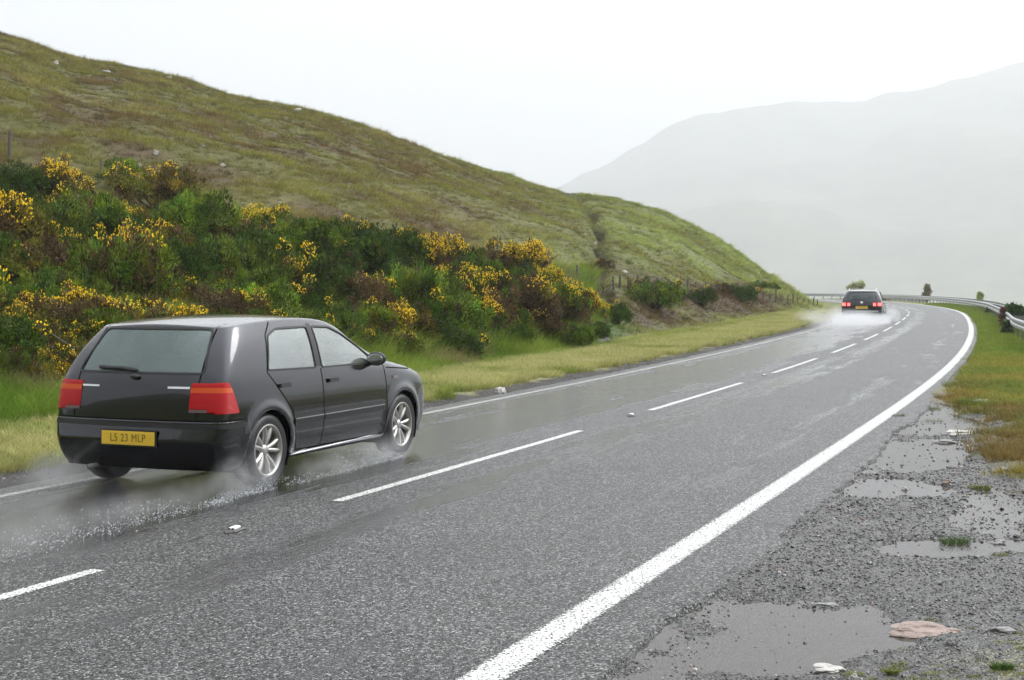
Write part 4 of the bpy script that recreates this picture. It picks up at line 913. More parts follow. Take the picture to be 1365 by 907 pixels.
# ------------------------------------------------------------------ small trees below the barrier and the bush at its right
M_BARK = simple('tree_bark', (.10, .085, .07), rough=.85, var=.3)
def tree(u, vtop, vbase, Y, wpx, green, lab, seed, lobes, name='tree'):
    r = np.random.default_rng(seed); X = (u - U0) / F * Y; ztop = HC + (V0 - vtop) / F * Y; zg = HC + (V0 - vbase) / F * Y - 1.0
    H_ = ztop - zg; W_ = wpx * Y / F
    root = empty(name, (X, Y, zg)); tag(root, lab, name, 'small trees beyond the barrier' if name == 'tree' else None)
    bm = bmesh.new(); C = []
    for (lx, lz, lr) in lobes:
        c0 = np.array([lx * W_ * .5, 0, H_ * lz]); top = Vector(c0); cyl_between(bm, (lx * W_ * .12, 0, -.3), (c0[0] * .6, 0, H_ * .45), .09, .06, 7); cyl_between(bm, (c0[0] * .6, 0, H_ * .45), c0, .06, .03, 6)
        for q in range(34):
            dd = r.normal(size=3); dd /= np.linalg.norm(dd); C.append(c0 + dd * np.array([W_ * .5, W_ * .5, H_ * .42]) * lr * r.uniform(.3, 1.05)); 
            if q % 3 == 0: cyl_between(bm, c0 * [1, 1, .85], C[-1], .025, .008, 4)
    from_bm('trunk', bm, M_BARK, root)
    P = []; D = []; T_ = []
    for c0 in C:
        n = 34; dd = r.normal(size=(n, 3)); dd /= np.linalg.norm(dd, axis=1, keepdims=True); P.append(c0 + dd * (r.uniform(0, 1, n) ** .5 * W_ * .11)[:, None]); D.append(dd); T_.append(np.repeat(np.tile(np.array(green) * r.uniform(.6, 1.4), (n, 1)), 5, 0))
    V, T = spikes(np.concatenate(P), np.concatenate(D), .16 * max(1, W_ / 3), .10 * max(1, W_ / 3), r); me = mesh_np('crown', V, T, False); set_attr(me, 'tint', np.concatenate(T_), 'FLOAT_COLOR'); me.materials.append(M_LEAF)
    link('crown', me, None, root)
tree(1141, 374, 397, 190, 24, (.36, .38, .18), 'grey green tree with two crowns behind the far car', 901, [(-.45, .72, .42), (.5, .80, .42)])
tree(1236, 379, 401, 160, 19, (.36, .30, .18), 'conical brownish tree behind the middle of the barrier', 902, [(0, .62, .55), (0, .85, .3)])
tree(1306, 390, 407, 130, 15, (.38, .42, .2), 'small round pale green tree behind the barrier', 903, [(0, .72, .6)])
tree(1354, 401, 450, 57, 32, (.06, .13, .025), 'dense bright green bush bulging over the right end of the barrier', 904, [(0, .72, .62), (.2, .5, .6), (-.2, .5, .55)], 'bush')
tree(1340, 409, 440, 58, 15, (.15, .06, .045), 'reddish leafy bush left of the bright green one at the barrier', 905, [(0, .75, .7)], 'bush')
tree(1317, 411, 425, 84, 9, (.055, .09, .02), 'small dark bush under the barrier beam', 906, [(0, .7, .8)], 'bush')
tree(1343, 432, 452, 50, 15, (.065, .095, .025), 'dark green bush at the foot of the barrier posts', 907, [(0, .7, .8)], 'bush')
# ------------------------------------------------------------------ cars
def car_paint(name, col, flake=.0):
    m, nt, p = newmat(name); p.inputs['Base Color'].default_value = (*col, 1); p.inputs['Metallic'].default_value = .9; p.inputs['Roughness'].default_value = .2; p.inputs['Specular IOR Level'].default_value = .0
    p.inputs['Coat Weight'].default_value = 1; p.inputs['Coat Roughness'].default_value = .03; p.inputs['Coat IOR'].default_value = 1.52
    t = N(nt, 'ShaderNodeTexCoord'); v = N(nt, 'ShaderNodeTexVoronoi'); setin(v, Scale=70.0); L(nt, t.outputs['Object'], v.inputs['Vector'])
    drop = ramp(nt, v.outputs['Distance'], [(.0, g3(1)), (.35, g3(.75)), (.45, g3(0)), (1, g3(0))])
    b = N(nt, 'ShaderNodeBump'); b.inputs['Strength'].default_value = .12; b.inputs['Distance'].default_value = .0015; L(nt, drop, b.inputs['Height']); L(nt, b.outputs[0], p.inputs['Coat Normal'])
    # road film: grime that thickens towards the sills, with a ragged border
    n = N(nt, 'ShaderNodeTexNoise'); setin(n, Scale=3.0, Detail=6.0, Roughness=.65); L(nt, t.outputs['Object'], n.inputs['Vector'])
    s_ = N(nt, 'ShaderNodeSeparateXYZ'); L(nt, t.outputs['Object'], s_.inputs[0])
    k = math_(nt, 'SUBTRACT', math_(nt, 'MULTIPLY', n.outputs['Fac'], .9), s_.outputs['Z'])
    gr = ramp(nt, k, [(0, g3(0)), (.35, g3(.15))])
    mx = N(nt, 'ShaderNodeMix', data_type='RGBA'); L(nt, gr, mx.inputs[0]); mx.inputs[6].default_value = (*col, 1); mx.inputs[7].default_value = (.03, .028, .026, 1); L(nt, mx.outputs[2], p.inputs['Base Color'])
    return m
M_BLACK = car_paint('black_paint', (.022, .023, .029))
M_PLAS = simple('dark_plastic', (.018, .018, .019), rough=.5, spec=.4)
M_GAP = simple('panel_gap', (.002, .002, .002), rough=.9, spec=.1)
M_TYRE = simple('wet_tyre', (.016, .016, .017), rough=.35, spec=.5, bump=.3, bscale=60)
M_ALLOY = simple('alloy_wheel', (.50, .49, .47), rough=.32, metal=.85, var=.2, vscale=12)
M_CHROME = simple('chrome', (.75, .75, .76), rough=.12, metal=1)
M_SEAT = simple('seat_cloth', (.03, .03, .033), rough=.9)
M_RED = simple('lamp_red', (.46, .003, .006), rough=.25, spec=.2)
M_ORG = simple('lamp_orange', (.62, .08, .008), rough=.25, spec=.2)
M_CLR = simple('lamp_clear', (.16, .10, .10), rough=.25, spec=.3)
M_LIT = simple('lamp_lit_red', (1.0, .22, .20), rough=.2, emis=1.0)
M_YEL = simple('plate_yellow', (.85, .56, .05), rough=.4, coat=.3)
M_INK = simple('plate_black', (.22, .14, .012), rough=.5)
M_MIRR = simple('mirror_glass', (.8, .82, .84), rough=.03, metal=1)
for m_ in (M_RED, M_ORG, M_CLR):                                   # ribs moulded into the lenses
    nt = m_.node_tree; t = N(nt, 'ShaderNodeTexCoord'); wv = N(nt, 'ShaderNodeTexWave', bands_direction='Z'); setin(wv, Scale=34.0); L(nt, t.outputs['Object'], wv.inputs['Vector'])
    b = N(nt, 'ShaderNodeBump'); b.inputs['Strength'].default_value = .6; b.inputs['Distance'].default_value = .004; L(nt, wv.outputs['Fac'], b.inputs['Height']); L(nt, b.outputs[0], nt.nodes['Principled BSDF'].inputs['Normal'])
def glass_mat(name, tint, ior, thru):
    m = bpy.data.materials.new(name); m.use_nodes = True; nt = m.node_tree; nt.nodes.clear()
    tr = N(nt, 'ShaderNodeBsdfTransparent'); tr.inputs[0].default_value = (*[c * thru for c in tint], 1)
    gl = N(nt, 'ShaderNodeBsdfGlossy'); gl.inputs['Roughness'].default_value = .03; gl.inputs['Color'].default_value = (*tint, 1)
    fz = N(nt, 'ShaderNodeFresnel'); fz.inputs['IOR'].default_value = ior
    t = N(nt, 'ShaderNodeTexCoord'); n = N(nt, 'ShaderNodeTexNoise'); setin(n, Scale=4.0, Detail=3.0); L(nt, t.outputs['Object'], n.inputs['Vector'])
    gm_ = N(nt, 'ShaderNodeNewGeometry'); fo_ = math_(nt, 'MULTIPLY_ADD', gm_.outputs['Backfacing'], -.9, 1.0)
    f2 = math_(nt, 'MULTIPLY', math_(nt, 'MULTIPLY', fz.outputs[0], fo_), math_(nt, 'MULTIPLY_ADD', n.outputs['Fac'], .5, .85), clamp=True)
    ms = N(nt, 'ShaderNodeMixShader'); L(nt, f2, ms.inputs[0]); L(nt, tr.outputs[0], ms.inputs[1]); L(nt, gl.outputs[0], ms.inputs[2])
    # film of rain and breath that scatters a little light
    df = N(nt, 'ShaderNodeBsdfDiffuse'); df.inputs[0].default_value = (*[c * .35 for c in tint], 1)
    m2 = N(nt, 'ShaderNodeMixShader'); m2.inputs[0].default_value = .16; L(nt, ms.outputs[0], m2.inputs[1]); L(nt, df.outputs[0], m2.inputs[2])
    o = N(nt, 'ShaderNodeOutputMaterial'); L(nt, m2.outputs[0], o.inputs['Surface'])
    return m
M_GLASS = glass_mat('side_glass', (.95, 1.0, .98), 3.0, .5)
M_DGLASS = glass_mat('dark_rear_glass', (.55, .62, .62), 1.6, .3)
M_RGLASS = glass_mat('rear_glass', (.80, .95, .93), 2.1, .5)

def build_shell(sp):
    fr_ = sp['fr']; NK = 8; ni = len(sp['xs']); nj = len(fr_)
    Pt = {}
    for i in range(ni):
        for k in range(NK):
            if i == 0: x, z = sp['rear'][k]
            elif i == ni - 1: x, z = sp['front'][k]
            else:
                x0 = sp['xs'][i]; xt, zt = sp['top'][i]; zb = sp['belt'](x0)
                cab = i < sp['cowl']
                lev = [sp['zb'], sp['zb'] + .09, .46, .62, .79]
                if cab:
                    z = lev[k] if k < 5 else (zb if k == 5 else (zb + .55 * (zt - zb) if k == 6 else zt))
                    x = x0 if k <= 5 else (x0 + (xt - x0) * (.5 if k == 6 else 1))
                else:
                    z = min(lev[k], zt - .10 - .04 * (4 - k)) if k < 5 else (zt - .055 if k == 5 else (zt - .018 if k == 6 else zt)); x = x0 + (xt - x0) * (k / 7)
                # first column follows the slope of the tail
            cab = i < sp['cowl']
            wf = [.90, .965, 1, 1, .995, .965, .872, .755][k] if cab else [.90, .965, 1, 1, .99, .955, .88, .72][k]
            if not cab and i == sp['cowl']: wf = [.90, .965, 1, 1, .993, .96, .90, .76][k]
            w_ = sp['W'] / 2 * wf * sp['plan'][i]
            if i == 0 and k >= 5: w_ = sp['W'] / 2 * wf * sp['rplan'][k - 5]
            for j, f in enumerate(fr_):
                edge = (k in (0, NK - 1)) or i in (0, ni - 1) or j in (0, nj - 1)
                if not edge: continue
                y = f * w_; zz = z; xx = x
                if k == 7: zz -= sp['crown'] * abs(f) ** 2.2 * (1 if cab else .6)
                if i == 0: xx += sp['rbow'] * abs(f) ** 2.5 * (1 if k < 5 else 1.2)
                if i == ni - 1: xx -= .22 * abs(f) ** 2.2
                Pt[(i, j, k)] = (xx, y, zz)
    bm = bmesh.new(); Vv = {q: bm.verts.new(c) for q, c in Pt.items()}
    def quad(a, b, c, d): return bm.faces.new([Vv[a], Vv[b], Vv[c], Vv[d]])
    for i in range(ni - 1):
        for j in range(nj - 1):
            quad((i, j, NK - 1), (i + 1, j, NK - 1), (i + 1, j + 1, NK - 1), (i, j + 1, NK - 1)); quad((i, j, 0), (i, j + 1, 0), (i + 1, j + 1, 0), (i + 1, j, 0))
        for k in range(NK - 1):
            quad((i, 0, k), (i + 1, 0, k), (i + 1, 0, k + 1), (i, 0, k + 1)); quad((i, nj - 1, k), (i, nj - 1, k + 1), (i + 1, nj - 1, k + 1), (i + 1, nj - 1, k))
    for j in range(nj - 1):
        for k in range(NK - 1):
            quad((0, j, k), (0, j, k + 1), (0, j + 1, k + 1), (0, j + 1, k)); quad((ni - 1, j, k), (ni - 1, j + 1, k), (ni - 1, j + 1, k + 1), (ni - 1, j, k + 1))
    bmesh.ops.recalc_face_normals(bm, faces=bm.faces)
    cr = bm.edges.layers.float.new('crease_edge'); inv = {v: q for q, v in Vv.items()}
    for e in bm.edges:
        a, b = inv[e.verts[0]], inv[e.verts[1]]
        def both(f): return f(a) and f(b)
        c = 0
        if both(lambda q: q[2] == 7 and q[0] == 0): c = .75                     # rear roof lip
        if both(lambda q: q[2] == 7 and q[1] in (0, nj - 1) and q[0] < sp['cowl']): c = max(c, .8)
        if both(lambda q: q[2] == 0): c = max(c, .6)
        if both(lambda q: q[2] == 2 and q[0] == 0): c = max(c, .6)
        if both(lambda q: q[2] == 3 and q[0] == 0): c = max(c, .5)
        if both(lambda q: q[2] == 5 and q[0] == 0): c = max(c, .35)
        if both(lambda q: q[2] == 5 and q[1] in (0, nj - 1)): c = max(c, .15)
        if both(lambda q: q[2] in (3, 4) and q[1] in (0, nj - 1)): c = max(c, .0)
        e[cr] = c
    me = bpy.data.meshes.new('tmp'); bm.to_mesh(me); bm.free()
    o = bpy.data.objects.new('tmp', me); COL.objects.link(o); md = o.modifiers.new('s', 'SUBSURF'); md.levels = 4; md.render_levels = 4
    dg = bpy.context.evaluated_depsgraph_get(); dg.update(); me2 = bpy.data.meshes.new_from_object(o.evaluated_get(dg)); bpy.data.objects.remove(o); bpy.data.meshes.remove(me)
    co = np.empty(len(me2.vertices) * 3, np.float32); me2.vertices.foreach_get('co', co); co = co.reshape(-1, 3)
    co[:, 0] = (co[:, 0] - co[:, 0].min()) / (co[:, 0].max() - co[:, 0].min()) * sp['L']
    co[:, 1] *= sp['W'] / 2 / np.abs(co[:, 1]).max(); zmx = co[:, 2].max(); co[:, 2] = sp['zb'] + (co[:, 2] - co[:, 2].min()) / (zmx - co[:, 2].min()) * (sp['H'] - sp['zb'])
    for xw in sp['axles']:                                            # flared arches
        r_ = np.hypot(co[:, 0] - xw, co[:, 2] - sp['rw']); side = np.abs(co[:, 1]) > sp['W'] * .40
        co[:, 1] += np.sign(co[:, 1]) * side * .020 * np.exp(-((r_ - .37) / .05) ** 2)
    me2.vertices.foreach_set('co', co.ravel())
    bm = bmesh.new(); bm.from_mesh(me2); bpy.data.meshes.remove(me2); bm.normal_update()
    return bm
def cut(bm, poly, ax, ok):
    """cut a convex outline (seen along one axis) into the shell; return the faces inside"""
    P = [Vector(p) for p in poly]; lo = [min(p[k] for p in P) - .12 for k in (0, 1)]; hi = [max(p[k] for p in P) + .12 for k in (0, 1)]
    area = sum(P[i].x * P[(i + 1) % len(P)].y - P[(i + 1) % len(P)].x * P[i].y for i in range(len(P)))
    if area < 0: P = P[::-1]
    for i in range(len(P)):
        a, b = P[i], P[(i + 1) % len(P)]; d = b - a
        l2 = [min(a[k], b[k]) - .06 for k in (0, 1)]; h2 = [max(a[k], b[k]) + .06 for k in (0, 1)]
        fs = []
        for f in bm.faces:
            c = f.calc_center_median(); q = (c[ax[0]], c[ax[1]])
            if l2[0] < q[0] < h2[0] and l2[1] < q[1] < h2[1] and ok(f, c): fs.append(f)
        g = set(fs)
        for f in fs: g.update(f.edges); g.update(f.verts)
        co = Vector((0, 0, 0)); co[ax[0]] = a.x; co[ax[1]] = a.y; no = Vector((0, 0, 0)); no[ax[0]] = d.y; no[ax[1]] = -d.x
        bmesh.ops.bisect_plane(bm, geom=list(g), dist=1e-6, plane_co=co, plane_no=no.normalized())
    bm.normal_update(); res = []
    for f in bm.faces:
        c = f.calc_center_median()
        if not ok(f, c): continue
        q = Vector((c[ax[0]], c[ax[1]]))
        if all((P[(i + 1) % len(P)] - P[i]).cross(q - P[i]) > -1e-7 for i in range(len(P))): res.append(f)
    return res
def take(bm, faces, name, mat, parent, off=0.0, skirt=0.0):
    """lift faces out of the shell into a mesh of their own, pushed along the normals"""
    nb = bmesh.new(); mp = {}
    vn = {}
    for f in faces:
        for v in f.verts:
            if v not in mp: mp[v] = nb.verts.new(v.co + v.normal * off); vn[v] = v.normal.copy()
    for f in faces: nb.faces.new([mp[v] for v in f.verts])
    if skirt:
        be = [e for e in nb.edges if len(e.link_faces) == 1]; inv = {b: vn[a] for a, b in mp.items()}
        r_ = bmesh.ops.extrude_edge_only(nb, edges=be); nv = [g for g in r_['geom'] if isinstance(g, bmesh.types.BMVert)]
        old = {tuple(round(c, 6) for c in b.co): vn[a] for a, b in mp.items()}
        for v in nv: v.co -= old.get(tuple(round(c, 6) for c in v.co), Vector((0, 0, 0))) * skirt
    bmesh.ops.delete(bm, geom=faces, context='FACES')
    return from_bm(name, nb, mat, parent)
def side_ok(s): return lambda f, c: c.y * s > .3 and f.normal.y * s > .25
def rear_ok(xm): return lambda f, c: c.x < xm and f.normal.x < -.18
def rounded(poly, r, n=4):
    out = []; P = [Vector(p) for p in poly]
    for i, p in enumerate(P):
        a = (P[i - 1] - p); b = (P[(i + 1) % len(P)] - p); rr = min(r, a.length * .4, b.length * .4); p0 = p + a.normalized() * rr; p1 = p + b.normalized() * rr
        for k in range(n + 1):
            t = k / n; out.append(tuple(p0 * (1 - t) ** 2 + p * 2 * t * (1 - t) + p1 * t * t))
    return out
def surf_strip(T, pts, ax, dirv, wd, name, mat, parent, off=.0015, thick=0.0, step=.02):
    """thin trim laid on the body: points in a side or rear view cast onto the shell"""
    L_ = []
    for a, b in zip(pts[:-1], pts[1:]):
        a = Vector(a); b = Vector(b); n = max(1, int((b - a).length / step))
        for k in range(n): L_.append(a + (b - a) * k / n)
    L_.append(Vector(pts[-1])); bm = bmesh.new(); prev = None
    for i, q in enumerate(L_):
        d = (L_[min(i + 1, len(L_) - 1)] - L_[max(i - 1, 0)]).normalized(); n = Vector((-d.y, d.x)); row = []
        for sgn in (-1, 1):
            p2 = q + n * sgn * wd / 2; o = Vector((0, 0, 0)); o[ax[0]] = p2.x; o[ax[1]] = p2.y; o -= Vector(dirv) * (6 if abs(dirv[0]) else 3)
            h, nn, _, _ = T.ray_cast(o, Vector(dirv), 12)
            row.append((h, nn) if h is not None else None)
        if None in row: prev = None; continue
        vs = [bm.verts.new(h + nn * off) for h, nn in row]
        if thick:
            vs = [bm.verts.new(row[0][0] - row[0][1] * .002), bm.verts.new(row[0][0] + row[0][1] * (off + thick)), bm.verts.new(row[1][0] + row[1][1] * (off + thick)), bm.verts.new(row[1][0] - row[1][1] * .002)]
        if prev:
            for k in range(len(vs) - 1): bm.faces.new([prev[k], prev[k + 1], vs[k + 1], vs[k]])
        prev = vs
    if thick and (Vector(pts[0]) - Vector(pts[-1])).length > .01: bmesh.ops.holes_fill(bm, edges=[e for e in bm.edges if len(e.link_faces) == 1])
    bmesh.ops.recalc_face_normals(bm, faces=bm.faces)
    return from_bm(name, bm, mat, parent, smooth=False)
def lathe(bm, prof, seg=48):
    """profile of (radius, y) turned round the y axis"""
    rows = []
    for r_, y in prof: rows.append([bm.verts.new((r_ * math.cos(2 * math.pi * k / seg), y, r_ * math.sin(2 * math.pi * k / seg))) for k in range(seg)])
    for a, b in zip(rows[:-1], rows[1:]):
        for k in range(seg): bm.faces.new([a[k], a[(k + 1) % seg], b[(k + 1) % seg], b[k]])
    return rows
def make_wheel(parent, x, y, rw, wt, side, spin, spokes=5):
    e = empty('wheel', (x, y, rw)); e.parent = parent; e.rotation_euler = (0, spin, 0)
    rr = rw * .70; h = wt / 2
    bm = bmesh.new(); lathe(bm, [(rr, h * .86), (rr + .012, h * .98), (rw * .86, h), (rw * .96, h * .86), (rw * .995, h * .62), (rw, h * .2), (rw, -h * .2), (rw * .995, -h * .62), (rw * .96, -h * .86), (rw * .86, -h), (rr, -h * .86)])
    bmesh.ops.recalc_face_normals(bm, faces=bm.faces); t = from_bm('tyre', bm, M_TYRE, e)
    bm = bmesh.new(); o = side
    lathe(bm, [(rr + .004, h * .90 * o), (rr - .006, h * .95 * o), (rr - .016, h * .86 * o), (rr - .02, h * .3 * o), (rr - .03, -h * .7 * o)])
    lathe(bm, [(.001, h * .66 * o), (.030, h * .66 * o), (.038, h * .60 * o), (.050, h * .52 * o), (.058, h * .30 * o)], 24)
    for k in range(spokes):
        for da in (-.16, .16):
            a = 2 * math.pi * k / spokes + da * .55; a2 = 2 * math.pi * k / spokes + da * 1.5
            p0 = Vector((.035 * math.cos(a), h * .46 * o, .035 * math.sin(a))); p1 = Vector(((rr - .012) * math.cos(a2), h * .66 * o, (rr - .012) * math.sin(a2))); d = (p1 - p0).normalized(); sv_ = d.cross(Vector((0, 1, 0))).normalized()
            w0, w1 = .017, .021; up = Vector((0, o, 0)); vs = []
            for p, ww in ((p0, w0), ((p0 + p1) / 2 + up * .012, (w0 + w1) / 2), (p1, w1)):
                vs.append([bm.verts.new(p - sv_ * ww - up * .02), bm.verts.new(p - sv_ * ww * .7 + up * .008), bm.verts.new(p + sv_ * ww * .7 + up * .008), bm.verts.new(p + sv_ * ww - up * .02)])
            for A_, B_ in zip(vs[:-1], vs[1:]):
                for q in range(3): bm.faces.new([A_[q], A_[q + 1], B_[q + 1], B_[q]])
    bmesh.ops.recalc_face_normals(bm, faces=bm.faces); from_bm('rim', bm, M_ALLOY, e)
    bm = bmesh.new(); lathe(bm, [(.001, h * .05 * o), (rr * .72, h * .05 * o), (rr * .72, -h * .1 * o)], 32); from_bm('brake_disc', bm, M_POST, e)
    return e
def plate_text(s, size, loc, parent, mat, wide=1.0):
    c = bpy.data.curves.new('plate_characters', 'FONT'); c.body = s; c.size = size; c.align_x = 'CENTER'; c.align_y = 'CENTER'; c.extrude = .0012; c.space_character = 1.08
    o = bpy.data.objects.new('tmp', c); COL.objects.link(o); dg = bpy.context.evaluated_depsgraph_get(); dg.update(); me = bpy.data.meshes.new_from_object(o.evaluated_get(dg)); bpy.data.objects.remove(o); bpy.data.curves.remove(c)
    me.materials.clear(); me.materials.append(mat)
    t = link('plate_characters', me, None, parent); t.location = loc; t.rotation_euler = (R(90), 0, R(-90)); t.scale = (wide, 1, 1)
    return t

def make_car(sp, loc, rz, label, group=None):
    root = empty(sp['name'], loc, rz); tag(root, label, 'car', 'cars driving away along the road')
    bm = build_shell(sp); T = BVHTree.FromBMesh(bm)
    rear = {}
    # ---- holes and panels
    for s in (-1, 1):
        for xw in sp['axles']:
            arc = [(xw + .345 * math.cos(a), sp['rw'] + .345 * math.sin(a)) for a in np.linspace(-.42, math.pi + .42, 26)]
            fs = cut(bm, arc, (0, 2), side_ok(s)); bmesh.ops.delete(bm, geom=fs, context='FACES')
    wins = []
    for s in (-1, 1):
        for nm, poly in sp['windows']:
            fs = cut(bm, rounded(poly, .035), (0, 2), side_ok(s)); wins.append((take(bm, fs, nm, M_GLASS, root, off=-.006)))
    fs = cut(bm, rounded(sp['rearwin'], .05), (1, 2), rear_ok(1.1)); take(bm, fs, 'rear_window', sp.get('rglass') or M_RGLASS, root, off=-.004)
    fs = cut(bm, rounded(sp['windscreen'], .05), (1, 2), lambda f, c: c.x > sp['wsx'] and f.normal.x > .15 and f.normal.z > .3); take(bm, fs, 'windscreen', M_GLASS, root, off=-.004)
    # tail lamps wrap the corner: outlined from behind, then from the side
    for s in (-1, 1):
        lamp = None; r0 = sp['lamp_rear']; y0, y1, z0, z1 = r0
        zs_ = sorted({z0, z1} | {q for zz in sp['lamp_zones'].values() for q in zz[2:]}); ys_ = sorted({q for zz in sp['lamp_zones'].values() for q in zz[:2] if y0 < q < y1})
        for ax3, vals in ((2, zs_), (1, [s * q for q in ys_])):
            for q in vals:
                fs0 = [f for f in bm.faces if f.calc_center_median().x < .5 and f.calc_center_median().y * s > y0 - .06 and z0 - .06 < f.calc_center_median().z < z1 + .06]
                g = set(fs0)
                for f in fs0: g.update(f.edges); g.update(f.verts)
                co = Vector((0, 0, 0)); co[ax3] = q; no = Vector((0, 0, 0)); no[ax3] = 1; bmesh.ops.bisect_plane(bm, geom=list(g), dist=1e-6, plane_co=co, plane_no=no)
        fs = cut(bm, [(s * y0, z0 + .0), (s * y1, z0), (s * y1, z1), (s * y0, z1)], (1, 2), lambda f, c: c.x < .5 and f.normal.x < -.3 and c.y * s > 0)
        sx0, sx1, sz0, sz1 = sp['lamp_side']
        f2 = cut(bm, [(-.2, sz0), (sx1, sz0), (sx0, sz1), (-.2, sz1)], (0, 2), lambda f, c: c.y * s > y0 and f.normal.y * s > .3 and c.x < .5)
        fs = [f for f in fs if f.is_valid]; al = set(fs) | set(f2)
        # everything inside both outlines, so that the corner itself belongs to the lamp
        al |= {f for f in bm.faces if f.calc_center_median().x < sx0 * .7 and abs(f.calc_center_median().y) > y0 and f.calc_center_median().y * s > 0 and max(z0, sz0) < f.calc_center_median().z < min(z1, sz1)}
        grp = {}
        for f in al:
            c = f.calc_center_median(); k = 'r'
            for key, (a0, a1, b0, b1) in sp['lamp_zones'].items():
                if a0 <= c.y * s <= a1 and b0 <= c.z <= b1: k = key; break
            grp.setdefault(k, []).append(f)
        main = take(bm, grp.pop('r'), 'tail_lamp', M_LIT if sp['lit'] == 'all' else M_RED, root, off=.006, skirt=.012)
        for key, ff in grp.items(): take(bm, ff, {'o': 'indicator_lens', 'c': 'reversing_lens', 'l': 'lit_lens', 'l2': 'lit_lens'}[key], {'o': M_ORG, 'c': M_CLR, 'l': M_LIT, 'l2': M_LIT}[key], main, off=.0065)
    # bumper skin, tailgate, doors, lower trim
    fs = cut(bm, [(-1.2, sp['zb'] - .1), (1.2, sp['zb'] - .1), (1.2, sp['bump_z']), (-1.2, sp['bump_z'])], (1, 2), lambda f, c: c.x < sp['axles'][0] - .33 and (f.normal.x < -.1 or abs(f.normal.y) > .3))
    take(bm, fs, 'rear_bumper', M_BLACK, root, off=.004, skirt=.004)
    tg = sp['tailgate']; fs = cut(bm, tg, (1, 2), rear_ok(.75)); take(bm, fs, 'tailgate', M_BLACK, root, off=0.0)
    for s in (-1, 1):
        for nm, poly in sp['doors']:
            fs = cut(bm, poly, (0, 2), side_ok(s)); d_ = take(bm, fs, nm, M_BLACK, root, off=0.0)
            hx, hz = sp['handles'][nm]; hd = surf_strip(T, [(hx - .085, hz), (hx + .085, hz)], (0, 2), (0, -s, 0), .036, 'door_handle', M_PLAS if not sp.get('bodyh') else M_BLACK, d_, thick=.022)
    body = from_bm('body', bm, M_BLACK, root)
    # ---- gaps, seals and mouldings
    for s in (-1, 1):
        dv_ = (0, -s, 0)
        for pts in sp['gaps']: surf_strip(T, pts, (0, 2), dv_, .011, 'door_gap', M_GAP, root)
        for nm, poly in sp['windows']:
            q = rounded(poly, .035); surf_strip(T, q + [q[0]], (0, 2), dv_, .016, 'window_seal', M_PLAS, root, thick=.003, step=.03)
        surf_strip(T, sp['pillar'], (0, 2), dv_, .07, 'pillar_trim', M_PLAS, root, off=.001)
        for pts, wd, mt, nm in sp['mould']: surf_strip(T, pts, (0, 2), dv_, wd, nm, mt, root, thick=.008)
        # mirror on its foot
        mx_, mz_ = sp['mirror']; yb = sp['W'] / 2 * .93
        b2 = bmesh.new(); bmesh.ops.create_uvsphere(b2, u_segments=20, v_segments=12, radius=1)
        for v in b2.verts:
            v.co = Vector((v.co.x * .08, v.co.y * .10, v.co.z * .066))
            if v.co.x < -.03: v.co.x = -.03
            v.co += Vector((mx_, s * (yb + .10), mz_))
        mr_ = from_bm('door_mirror', b2, M_PLAS, root)
        b2 = bmesh.new(); bmesh.ops.create_uvsphere(b2, u_segments=20, v_segments=12, radius=1)
        for v in b2.verts: v.co = Vector((mx_ - .0315 + v.co.x * .002, s * (yb + .10) + v.co.y * .082, mz_ + v.co.z * .050))
        from_bm('mirror_glass', b2, M_MIRR, mr_)
        b2 = bmesh.new(); box_bm(b2, (mx_ + .01, s * (yb + .0), mz_ - .045), (.07, .12, .035), bev=.01); from_bm('mirror_foot', b2, M_PLAS, mr_)
    q = rounded(sp['rearwin'], .05); surf_strip(T, q + [q[0]], (1, 2), (1, 0, 0), .018, 'window_seal', M_PLAS, root, thick=.002, step=.03)
    for pts in sp['rgaps']: surf_strip(T, pts, (1, 2), (1, 0, 0), .012, 'tailgate_gap', M_GAP, root)
    # wiper
    wz = min(p[1] for p in sp['rearwin']); h_, n_, _, _ = T.ray_cast(Vector((-3, 0, wz - .03)), Vector((1, 0, 0)), 6)
    b2 = bmesh.new(); bmesh.ops.create_uvsphere(b2, u_segments=14, v_segments=10, radius=1)
    for v in b2.verts: v.co = Vector((h_.x - .012 + v.co.x * .03, v.co.y * .045, h_.z + v.co.z * .022))
    wp = from_bm('rear_wiper', b2, M_PLAS, root)
    surf_strip(T, [(.0, wz + .015), (.17, wz + .03), (.40, wz + .035)], (1, 2), (1, 0, 0), .017, 'wiper_blade', M_PLAS, wp, thick=.02)
    # number plate
    pz, pw, ph = sp['plate']; h_, n_, _, _ = T.ray_cast(Vector((-3, 0, pz)), Vector((1, 0, 0)), 6)
    b2 = bmesh.new(); box_bm(b2, (h_.x - .016, 0, pz), (.010, pw, ph), bev=.003); pl = from_bm('number_plate', b2, M_YEL, root, False); tag(pl, 'yellow number plate')
    plate_text(sp['plate_txt'], .092, (h_.x - .0222, 0, pz), pl, M_INK, .82)
    b2 = bmesh.new(); box_bm(b2, (h_.x - .007, 0, pz), (.010, pw + .03, ph + .03), bev=.003); from_bm('plate_holder', b2, M_PLAS, pl, False)
    for pts, wd, mt, nm in sp['rmould']: surf_strip(T, pts, (1, 2), (1, 0, 0), wd, nm, mt, root, thick=.007)
    if sp.get('badge'):
        bz = sp['badge']; h_, n_, _, _ = T.ray_cast(Vector((-3, 0, bz)), Vector((1, 0, 0)), 6); b2 = bmesh.new()
        q_ = n_.to_track_quat('Z', 'Y').to_matrix().to_4x4(); bmesh.ops.create_cone(b2, cap_ends=True, segments=28, radius1=.062, radius2=.056, depth=.012, matrix=Matrix.Translation(h_ + n_ * .004) @ q_); from_bm('badge', b2, M_CHROME, root, False)
